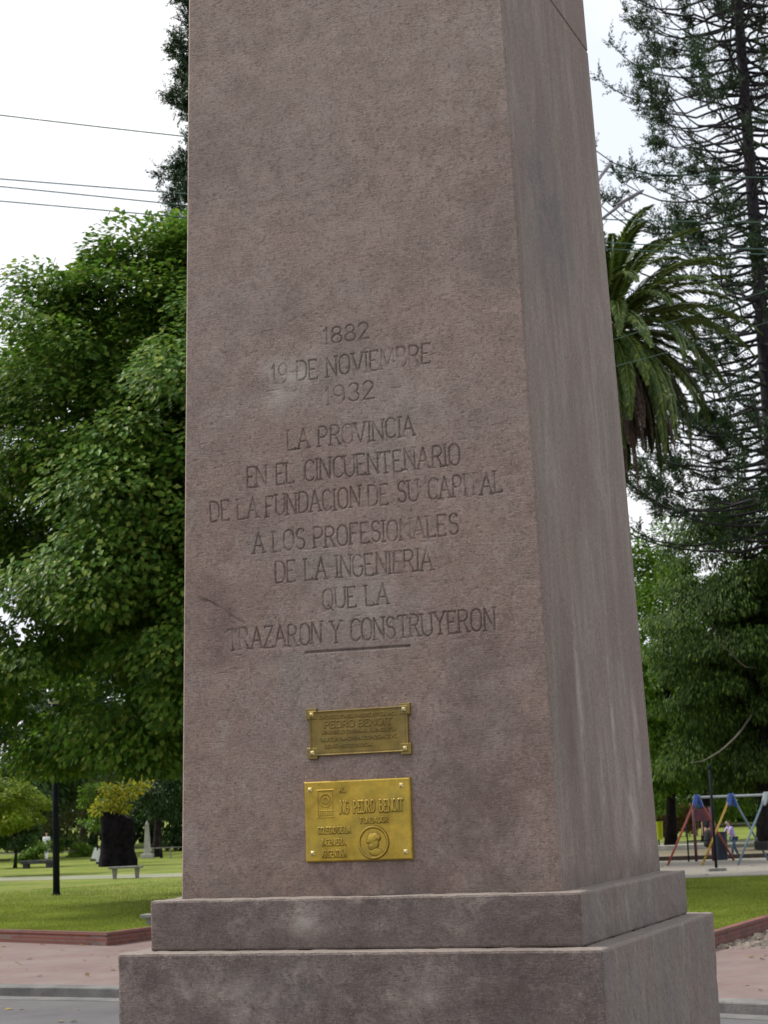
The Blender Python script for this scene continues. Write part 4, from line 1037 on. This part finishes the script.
# ------------------------------------------------------------------ park furniture
# dark lamp post on the left lawn, its head up inside the linden crown
g = gnd(56.5, 895.5)
lp = empty('lamp_post', tuple(g), 'dark blue black lamp post on the left lawn with its head in the tree', 'lamp post')
mb = MB(); mb.tube([(0, 0, 0), (0, 0, 6.2)], [.115, .10], 12); mb.build('pole', 'pole_dark', lp, True)
mb = MB(); mb.tube([(0, 0, 0), (0, 0, .02), (0, 0, .025), (0, 0, .09)], [.17, .17, .135, .13], 12); mb.build('base', 'pole_dark', lp)
mb = MB(); mb.tube([(0, 0, 6.2), (0, 0, 6.25), (0, 0, 6.7), (0, 0, 6.75)], [.08, .2, .26, .05], 12); mb.build('lantern', 'white_paint', lp, True)
# slim post by the swings
g = gnd(716.5, 871)
lp = empty('lamp_post', tuple(g), 'slim dark post standing on a square concrete slab in front of the swings', 'lamp post')
mb = MB(); mb.tube([(0, 0, .06), (0, 0, 3.2)], [.045, .04], 10); mb.build('pole', 'pole_dark', lp, True)
bevel_box('footing', (-.28, -.28, 0), (.28, .28, .10), 'concrete', lp, .015)
mb = MB(); mb.tube([(0, 0, 3.2), (0, 0, 3.24), (0, 0, 3.33), (0, 0, 3.36)], [.045, .05, .05, .02], 10); mb.build('cap', 'pole_dark', lp, True)
# double-arm street lamp rising behind the obelisk
LY = 34.0
tipA = atY(644, 190, LY); headA = atY(628, 199, LY); inA = atY(602, 219, LY)
tipB = atY(611, 163, LY + 1.5); headB = atY(604, 172, LY + 1.2); inB = atY(596, 184, LY + .8)
px_ = atY(562, 300, LY)[0]
sl = empty('street_lamp', (px_, LY, 0), 'tall grey street lamp mostly hidden by the obelisk with its arms showing at the right', 'street lamp')
off = np.array([px_, LY, 0]); topz = inA[2] - .75
mb = MB(); mb.tube([(0, 0, 0), (0, 0, topz * .5), (0, 0, topz)], [.12, .09, .055], 10); mb.build('post', 'lamp_grey', sl, True)
for tip, head, inn, in zip((tipA, tipB), (headA, headB), (inA, inB)):
    mb = MB(); mb.tube(np.array([off * [0, 0, 0] + [0, 0, topz - .02], (inn - off) * .5 + np.array([0, 0, topz]) * .5 + [0, 0, .10], inn - off, head - off]), [.04, .034, .03, .028], 8)
    arm = mb.build('arm', 'lamp_grey', sl, True)
    d = unit(tip - head); mb = MB(); a = head - off
    mb.tube(np.array([a - d * .25, a - d * .1, a + d * .1, a + (tip - head) * .8, a + (tip - head)]), [.03, .035, .04, .035, .012], 8); mb.build('lamp_head', 'lamp_grey', sl, True)

# concrete benches
def bench(loc, rz, label, L=1.3, hh=.46, dp=.42):
    o = empty('concrete_bench', loc, label, 'bench', rz=rz)
    bevel_box('seat', (-L / 2, -dp / 2, hh - .085), (L / 2, dp / 2, hh), 'concrete', o, .012)
    for s in (-1, 1):
        bm = bmesh.new(); x = s * L * .33
        vs = [bm.verts.new(p) for p in ((x - .06, -.13, 0), (x + .06, -.13, 0), (x + .06, .13, 0), (x - .06, .13, 0), (x - .09, -.17, hh - .087), (x + .09, -.17, hh - .087), (x + .09, .17, hh - .087), (x - .09, .17, hh - .087))]
        for f in ((0, 3, 2, 1), (4, 5, 6, 7), (0, 1, 5, 4), (1, 2, 6, 5), (2, 3, 7, 6), (3, 0, 4, 7)): bm.faces.new([vs[k] for k in f])
        me = bpy.data.meshes.new('leg'); bm.to_mesh(me); bm.free(); link('leg', me, 'concrete', o)
    return o
g = gnd(126, 878.5); bench(tuple(g), .03, 'grey concrete bench on two tapered legs in front of the thick stump', 1.36, .48)
g = gnd(152, 931); bench((g[0] + .16, g[1] + 1.6, 0), -.25, 'grey concrete bench end peeping out beside the plinth above the brick wall', 1.2, .27, .4)
# low dark stone slab
g = gnd(38, 868); o = empty('stone_slab', tuple(g), 'low long dark stone slab bench on the left lawn', 'bench')
bevel_box('slab', (-.85, -.35, .22), (.85, .35, .40), 'stone_dark', o, .02)
for s in (-1, 1): bevel_box('support', (s * .6 - .14, -.3, 0), (s * .6 + .14, .3, .222), 'stone_dark', o, .012)
# small pale obelisk far off
g = gnd(147.5, 858); o = empty('small_obelisk', tuple(g), 'small pale grey obelisk marker on a square base far across the lawn', 'monument')
bevel_box('base', (-.36, -.36, 0), (.36, .36, .24), 'concrete_pale', o, .02)
mb = MB(); a, b, c = .20, .10, .01; V = []
for z, r_ in ((.24, .2), (2.0, .1), (2.2, .012)): V += [(-r_, -r_, z), (r_, -r_, z), (r_, r_, z), (-r_, r_, z)]
mb.add(V, [(i * 4 + j, i * 4 + (j + 1) % 4, (i + 1) * 4 + (j + 1) % 4, (i + 1) * 4 + j) for i in range(2) for j in range(4)] + [(8, 9, 10, 11)]); mb.build('shaft', 'concrete_pale', o)
# white boards beside the sapling
for (px, py, w_, h_, tl, lab) in ((94, 861, .42, .75, .35, 'white slanted board left of the thick stump, tilted one'), (99.5, 864, .34, .72, -.02, 'white upright board touching the left side of the thick stump')):
    g = gnd(px, py); o = empty('board', tuple(g), lab, 'board'); 
    p = bevel_box('panel', (-w_ / 2, -.02, .12), (w_ / 2, .02, h_), 'white_paint', o, .006); p.rotation_euler = (0, tl, 0)
    bevel_box('foot', (-w_ / 2, -.15, 0), (w_ / 2, .15, .10), 'stone_dark', o, .01)
# thin railing posts near the pale obelisk
g = gnd(170, 858.5)
o = empty('low_fence', tuple(g), 'low thin rail fence beside the small pale obelisk', 'fence')
mb = MB(); mb.tube([(-1.0, 0, .62), (2.2, .2, .62)], .03, 6); mb.build('rail', 'concrete', o)
for k in range(4):
    mb = MB(); mb.tube([(-.95 + k * 1.0, .06 * k, 0), (-.95 + k * 1.0, .06 * k, .66)], .035, 6); mb.build('post', 'concrete', o)
for px, y_, hgt, lab in ((155.5, 857, 3.2, 'thin dark tree trunk just right of the small pale obelisk'), (161.5, 858, 2.2, 'thin bare stem near the edge of the granite obelisk')):
    g = gnd(px, y_); broadleaf('slender_tree', lab, tuple(g), (g[0] + .1, g[1], hgt + 2.4), (1.7, 1.5, 2.2), 34, 4200, .24, 'leaf_dark', .2 if px < 158 else .07, clump_r=(.5, .9), bark='bark_dark')

# yellow bin, blue bin
def litter_bin(loc, label, mat, r, z0, z1, post=True):
    o = empty('litter_bin', loc, label, 'litter bin')
    zz = np.array([z0, z0, z0 + .04, z1 - .05, z1, z1, z1 - .1]); rr_ = np.array([.01, r * .82, r * .86, r, r * 1.04, r * .92, r * .88])
    mb = MB(); mb.tube(np.column_stack([zz * 0, zz * 0, zz + np.arange(7) * 1e-4]), rr_, 16, caps=False)
    # revolve by hand so the rim turns in
    mb = MB(); n = 16; V = [(q * math.cos(k / n * 6.283), q * math.sin(k / n * 6.283), z) for z, q in zip(zz, rr_) for k in range(n)]
    mb.add(V, [(i * n + k, i * n + (k + 1) % n, (i + 1) * n + (k + 1) % n, (i + 1) * n + k) for i in range(6) for k in range(n)]); mb.build('body', mat, o, True)
    mb = MB(); th = np.linspace(0, 6.2832, 20); mb.tube(np.column_stack([np.cos(th) * r * 1.03, np.sin(th) * r * 1.03, th * 0 + z1 - .02]), .02, 6, caps=False); mb.build('rim', mat, o, True)
    if post:
        mb = MB(); mb.tube([(0, r + .05, 0), (0, r + .05, z1 + .05)], .035, 8); mb.build('post', 'pole_dark', o, True)
    return o
g = gnd(660, 847); litter_bin(tuple(g), 'bright yellow litter bin on a post beyond the playground', 'bin_yellow', .2, .36, 1.22)
g = gnd(722.5, 861); litter_bin(tuple(g), 'dark blue litter barrel between the yellow swing leg and the child', 'bin_blue', .235, .04, 1.05, False)

# swings
cap1 = atY(697, 797.5, 66.0)
bar_d = np.array([1.05, -1.0, 0]); bar_d3 = bar_d
sw = empty('swing_set', (cap1[0], cap1[1], 0), 'playground swing set with blue caps and red, yellow and pale blue legs', 'swing set')
H = cap1[2]; leg_v = np.array([1.38, 1.15, 0])
mb = MB(); mb.tube([(-.12 * bar_d[0], -.12 * bar_d[1], H), tuple(bar_d * 3.9 + [0, 0, H])], .05, 10); mb.build('top_bar', 'silver', sw, True)
for k, (c1, c2) in enumerate((('red_paint', 'red_paint'), ('yellow_paint', 'pale_blue_paint'), ('pale_blue_paint', 'pale_blue_paint'))):
    o_ = bar_d * k
    for s, cm in ((-1, c1), (1, c2)):
        mb = MB(); mb.tube([tuple(o_ + leg_v * s * .05 + [0, 0, H - .06]), tuple(o_ + leg_v * s)], [.038, .038], 10); L_ = mb.build('leg', cm, sw, True)
        L_['label'] = {'red_paint': 'red swing leg', 'yellow_paint': 'yellow swing leg', 'pale_blue_paint': 'pale blue swing leg'}[cm]
    mb = MB(); u_ = unit(leg_v); b_ = unit(bar_d)
    for s in (-1, 1):
        mb.tube([tuple(o_ + u_ * 0 + [0, 0, H + .06]), tuple(o_ + leg_v * s * .12 + [0, 0, H - .34])], [.105, .085], 8)
    mb.tube([tuple(o_ - b_ * .11 + [0, 0, H]), tuple(o_ + b_ * .11 + [0, 0, H])], .09, 8)
    mb.build('cap', 'blue_paint' if k < 2 else 'silver', sw)
def seat(pos, h, label):
    o = bpy.data.objects.new('swing_seat', None); COL.objects.link(o); o.parent = sw; o.location = tuple(pos - np.array([cap1[0], cap1[1], 0])); o['label'] = label
    b_ = unit(bar_d); n_ = np.array([-b_[1], b_[0], 0])
    for s in (-1, 1):
        mb = MB(); mb.tube([tuple(b_ * s * .26 + [0, 0, H - .05 - pos[2]]), tuple(b_ * s * .22 + [0, 0, .22])], .014, 6); mb.build('chain', 'pole_dark', o)
    mb = MB(); V = []
    for z, q in ((0, .12), (.02, .2), (.24, .24), (.30, .24), (.28, .19), (.06, .14)):
        V += [tuple(b_ * sx * q * 1.1 + n_ * sy * q * .8 + [0, 0, z]) for sx, sy in ((-1, -1), (1, -1), (1, 1), (-1, 1))]
    mb.add(V, [(i * 4 + j, i * 4 + (j + 1) % 4, (i + 1) * 4 + (j + 1) % 4, (i + 1) * 4 + j) for i in range(5) for j in range(4)] + [(20, 21, 22, 23)]); mb.build('bucket', 'black_rubber', o)
cpos = np.array([cap1[0], cap1[1], 0])
seat(cpos + bar_d * 1.82 + [0, 0, .42], H, 'black bucket swing seat hanging by chains at the right of the swing set')
# maroon climbing frame behind the red legs
g = gnd(696.5, 861.5)
cf = empty('climbing_frame', tuple(g), 'maroon and black climbing frame behind the red swing legs', 'climbing frame')
for x_, r_, mt in ((0, .055, 'maroon_paint'), (-.28, .03, 'pole_dark'), (.62, .045, 'maroon_paint')):
    mb = MB(); mb.tube([(x_, 0, 0), (x_, 0, 1.95 if x_ >= 0 else 1.6)], r_, 8); mb.build('post', mt, cf, True)
bevel_box('panel', (-.05, -.03, 1.45), (.62, .03, 1.9), 'maroon_paint', cf, .01)
mb = MB(); mb.tube([(-.28, 0, .75), (.62, 0, .75)], .022, 6); mb.build('rung', 'pole_dark', cf)
# timber edging and low pale kerb round the sand
def run(name, p, q, h_, th_, mat, label, cat):
    p = np.array(p[:2]); q = np.array(q[:2]); L_ = np.linalg.norm(q - p); o = bevel_box(name, (0, 0, 0), (L_, th_, h_), mat, None, .015)
    o.location = (p[0], p[1], 0); o.rotation_euler = (0, 0, math.atan2(q[1] - p[1], q[0] - p[0])); return tag(o, label, cat)
run('timber_edging', gnd(560, 864.3), gnd(1000, 850), .16, .2, 'wood_edge', 'dark timber edging at the back of the playground sand', 'edging')
run('seat_wall', gnd(560, 854.5), gnd(708, 849), .22, .5, 'concrete_pale', 'long low pale concrete wall beyond the playground under the hedge', 'wall')
# pale bare limbs in the right-hand trees
def dead_limb(pts, D, r, label):
    P = [atY(x, y, D + d) for x, y, d in pts]; P = np.array(P)
    t = np.linspace(0, len(P) - 1, 14); Q = np.stack([np.interp(t, np.arange(len(P)), P[:, k]) for k in range(3)], -1)
    base = Q[0].copy(); mb = MB(); mb.tube(Q - base, np.linspace(r, r * .4, len(Q)), 6)
    o = mb.build('bare_branch', 'bark_pale', None, True); o.location = tuple(base); return tag(o, label, 'branch')
dead_limb([(762, 700, 4), (738, 735, 0), (722, 750, -1), (704, 761, -2), (690, 763, -2)], 75.5, .045, 'long pale bare branch sagging leftward in the dark evergreen foliage')
dead_limb([(765, 668, 3), (744, 667, 0), (726, 648, 0), (714, 638, 1), (711, 610, 3)], 75.5, .038, 'forked pale bare branch higher in the dark evergreen foliage')

# ------------------------------------------------------------------ people
def skin_obj(name, pts, edges, rads, mat, parent, sub=1):
    me = bpy.data.meshes.new(name); me.from_pydata([tuple(p) for p in pts], edges, []); me.update()
    o = bpy.data.objects.new(name, me); COL.objects.link(o)
    mod = o.modifiers.new('s', 'SKIN')
    for v, r_ in zip(me.skin_vertices[0].data, rads): v.radius = (r_, r_) if not isinstance(r_, tuple) else r_
    me.skin_vertices[0].data[0].use_root = True
    s = o.modifiers.new('d', 'SUBSURF'); s.levels = sub; s.render_levels = sub
    dg = bpy.context.evaluated_depsgraph_get(); dg.update()
    nm = bpy.data.meshes.new_from_object(o.evaluated_get(dg)); bpy.data.objects.remove(o)
    nm.name = name
    for p in nm.polygons: p.use_smooth = True
    nm.materials.clear()
    return link(name, nm, mat, parent)
def person(loc, rz, label, sc, lean=0.0, stride=.1, arms=((.22, .0, .0), (.22, .0, .0)), top='cloth_white', bottom='denim', dress=False, legs_skin=False, hair_long=False):
    """standing or walking figure facing local -y; lean tips the trunk forwards"""
    o = empty('person', loc, label, 'person', rz=rz); o.scale = (sc,) * 3
    c, s = math.cos(lean), math.sin(lean)
    def up(x, y, z): y0, z0 = y, z - .94; return np.array([x, y0 * c - z0 * s, .94 + y0 * s + z0 * c])
    pel = np.array([0, 0, .94]); wai = up(0, 0, 1.1); che = up(0, 0, 1.32); nek = up(0, .01, 1.49); hd0 = up(0, -.005, 1.57); hd1 = up(0, -.015, 1.66); hd2 = up(0, -.01, 1.735)
    P = [pel, wai, che, nek, hd0, hd1, hd2]; E = [(0, 1), (1, 2), (2, 3), (3, 4), (4, 5), (5, 6)]; Rr = [(.15, .11), (.135, .10), (.165, .11), .052, .075, .092, .06]
    J = {}
    for sd in (-1, 1):
        hip = pel + [sd * .09, 0, -.06]; knee = np.array([sd * .10, -.5 * stride * sd - .03, .5]); ank = np.array([sd * .10, -stride * sd + (.05 if sd < 0 else 0), .09]); toe = ank + [0, -.17, -.055]
        b = len(P); P += [hip, knee, ank, toe]; E += [(0, b), (b, b + 1), (b + 1, b + 2), (b + 2, b + 3)]; Rr += [.085, .058, .042, .034]; J[('leg', sd)] = (hip, knee, ank)
        a0, a1, a2 = arms[0 if sd < 0 else 1]
        sh = up(sd * .185, 0, 1.42); d1 = np.array([sd * .12, -a1, -1.0]); el = sh + unit(d1) * .29; d2 = np.array([sd * .02, -a2, -1.0 + abs(a2) * .5]); wr = el + unit(d2) * .25; fi = wr + unit(d2) * .16
        b = len(P); P += [sh, el, wr, fi]; E += [(2, b), (b, b + 1), (b + 1, b + 2), (b + 2, b + 3)]; Rr += [.058, .042, .03, .026]; J[('arm', sd)] = (sh, el, wr)
    skin_obj('body', P, E, Rr, 'skin', o)
    # hair
    hp = [up(0, .025, 1.67), up(0, .02, 1.75)]; he = [(0, 1)]; hr = [.10, .075]
    if hair_long: hp.append(up(0, .07, 1.5)); he.append((0, 2)); hr.append(.07)
    skin_obj('hair', hp, he, hr, 'hair', o)
    # clothes a little larger than the body
    tp_ = [pel + [0, 0, -.02], wai, che, up(0, .005, 1.44)]; te = [(0, 1), (1, 2), (2, 3)]; trr = [(.17, .13), (.155, .12), (.185, .13), .085]
    for sd in (-1, 1):
        sh, el, wr = J[('arm', sd)]; b = len(tp_); tp_ += [sh, sh + (el - sh) * .8]; te += [(2, b), (b, b + 1)]; trr += [.075, .062]
    skin_obj('shirt', tp_, te, trr, top, o)
    if dress:
        q = [pel + [0, 0, .05], np.array([0, 0, .7]), np.array([0, .01, .45]), np.array([0, .01, .30])]
        skin_obj('skirt', q, [(0, 1), (1, 2), (2, 3)], [(.18, .14), (.21, .17), (.23, .19), (.24, .2)], bottom, o)
    else:
        q = [pel + [0, 0, .0]]; e = []; r_ = [(.165, .125)]
        for sd in (-1, 1):
            hip, knee, ank = J[('leg', sd)]; b = len(q); q += [hip, knee, ank + [0, 0, .02]]; e += [(0, b), (b, b + 1), (b + 1, b + 2)]; r_ += [.10, .075, .062]
        skin_obj('trousers', q, e, r_, bottom, o)
    # face: eyes and nose as one small mesh on the head
    for sd in (-1, 1):
        p = up(sd * .035, -.098, 1.672); bevel_box('eye', tuple(p - .009), tuple(p + .009), 'hair', o, .004, seg=1)
    return o
g = gnd(706, 856); person((g[0], g[1] - 1.0, 0), 2.6, 'person in a long black dress standing behind the yellow swing leg, seen from behind', 1.12, 0, .08, top='cloth_black', bottom='cloth_black', dress=True, hair_long=True)
g = gnd(735, 857.5); person((g[0], g[1], 0), -1.25, 'child in a lilac shirt and blue trousers leaning forward beside the blue barrel', .82, .42, .2, ((0, .7, 1.1), (0, .6, 1.0)), 'cloth_purple', 'denim')
g = gnd(46.5, 861); person((g[0], g[1], 0), 2.9, 'person all in white standing far off beyond the stone slab', 1.0, .05, .12, top='cloth_white', bottom='cloth_white')

# ------------------------------------------------------------------ overhead wires
def wire(pts, D, label, r=.016):
    pts = [atY(x, y, D) for x, y in pts]; P = np.array(pts)
    # smooth quadratic/cubic through the points
    x = P[:, 0]; co = np.polyfit(x, P[:, 2], min(3, len(P) - 1)); xx = np.linspace(x.min(), x.max(), 60)
    Q = np.stack([xx, np.full(60, D), np.polyval(co, xx)], -1); mid = Q[30].copy()
    mb = MB(); mb.tube(Q - mid, r, 6); o = mb.build('power_line', 'wire', None, True); o.location = tuple(mid)
    return tag(o, label, 'power line', 'overhead power lines')
wire([(-300, 78), (0, 116), (165, 133), (600, 173), (768, 176.5), (1000, 176)], 45, 'topmost overhead power line crossing the sky on both sides of the obelisk')
wire([(-300, 158), (0, 177.5), (175, 194), (600, 220.5), (768, 220.5), (1000, 216)], 45.4, 'second overhead power line from the top, upper of the close pair')
wire([(-300, 163), (0, 185.5), (170, 204.5), (600, 243), (768, 248), (1000, 247)], 45.8, 'third overhead power line, lower of the close pair left of the obelisk')
wire([(-300, 180), (0, 200.5), (170, 216.5), (600, 250), (768, 253), (1000, 250)], 46.2, 'lowest overhead power line left of the obelisk')
wire([(400, 395), (614, 340), (690, 315), (768, 291), (1000, 215)], 40, 'upper slanting cable crossing in front of the palm fronds', .008)
wire([(400, 405), (615, 366), (670, 352), (768, 322), (1000, 245)], 40.3, 'lower slanting cable crossing in front of the palm fronds', .008)

# ------------------------------------------------------------------ light
SUN_EL, SUN_AZ = R_(50), math.atan2(-0.93, 0.36)      # azimuth measured from +Y towards +X
sd = bpy.data.lights.new('sun', 'SUN'); sun = bpy.data.objects.new('sun', sd); COL.objects.link(sun)
sd.energy = 3.9; sd.angle = R_(7); sd.color = (1.0, .955, .88)
dirv = Vector((math.sin(SUN_AZ) * math.cos(SUN_EL), math.cos(SUN_AZ) * math.cos(SUN_EL), math.sin(SUN_EL)))
sun.rotation_euler = dirv.to_track_quat('Z', 'Y').to_euler()
w = bpy.data.worlds.new('World'); scene.world = w; w.use_nodes = True
N = w.node_tree.nodes; L = w.node_tree.links; bg = N['Background']
sky = N.new('ShaderNodeTexSky'); sky.sky_type = 'NISHITA'; sky.sun_disc = False
sky.sun_elevation = SUN_EL; sky.sun_rotation = SUN_AZ; sky.dust_density = 4; sky.air_density = 1.2
hs = N.new('ShaderNodeHueSaturation'); hs.inputs['Saturation'].default_value = .10; L.new(sky.outputs[0], hs.inputs['Color'])
tc = N.new('ShaderNodeTexCoord')
cl = noise_(N, L, tc.outputs['Generated'], 3.2, 6, .55, stretch=(1, 1, 2.2))
cc_ = mixc(N, L, rng_(N, L, cl, .38, .62), (6.3, 6.75, 7.6), (8.8, 8.8, 8.9))      # bright cloud deck, thinner in places
mx = mixc(N, L, .72, hs.outputs[0], cc_)
L.new(mx, bg.inputs['Color']); bg.inputs['Strength'].default_value = .15

scene.view_settings.view_transform = 'Standard'; scene.view_settings.look = 'None'
scene.view_settings.exposure = 0.12; scene.view_settings.gamma = 1
scene.view_settings.use_curve_mapping = False
scene.render.engine = 'CYCLES'
scene.cycles.use_denoising = True
scene.cycles.denoiser = 'OPENIMAGEDENOISE'
scene.cycles.max_bounces = 6; scene.cycles.diffuse_bounces = 4; scene.cycles.glossy_bounces = 2; scene.cycles.transmission_bounces = 3
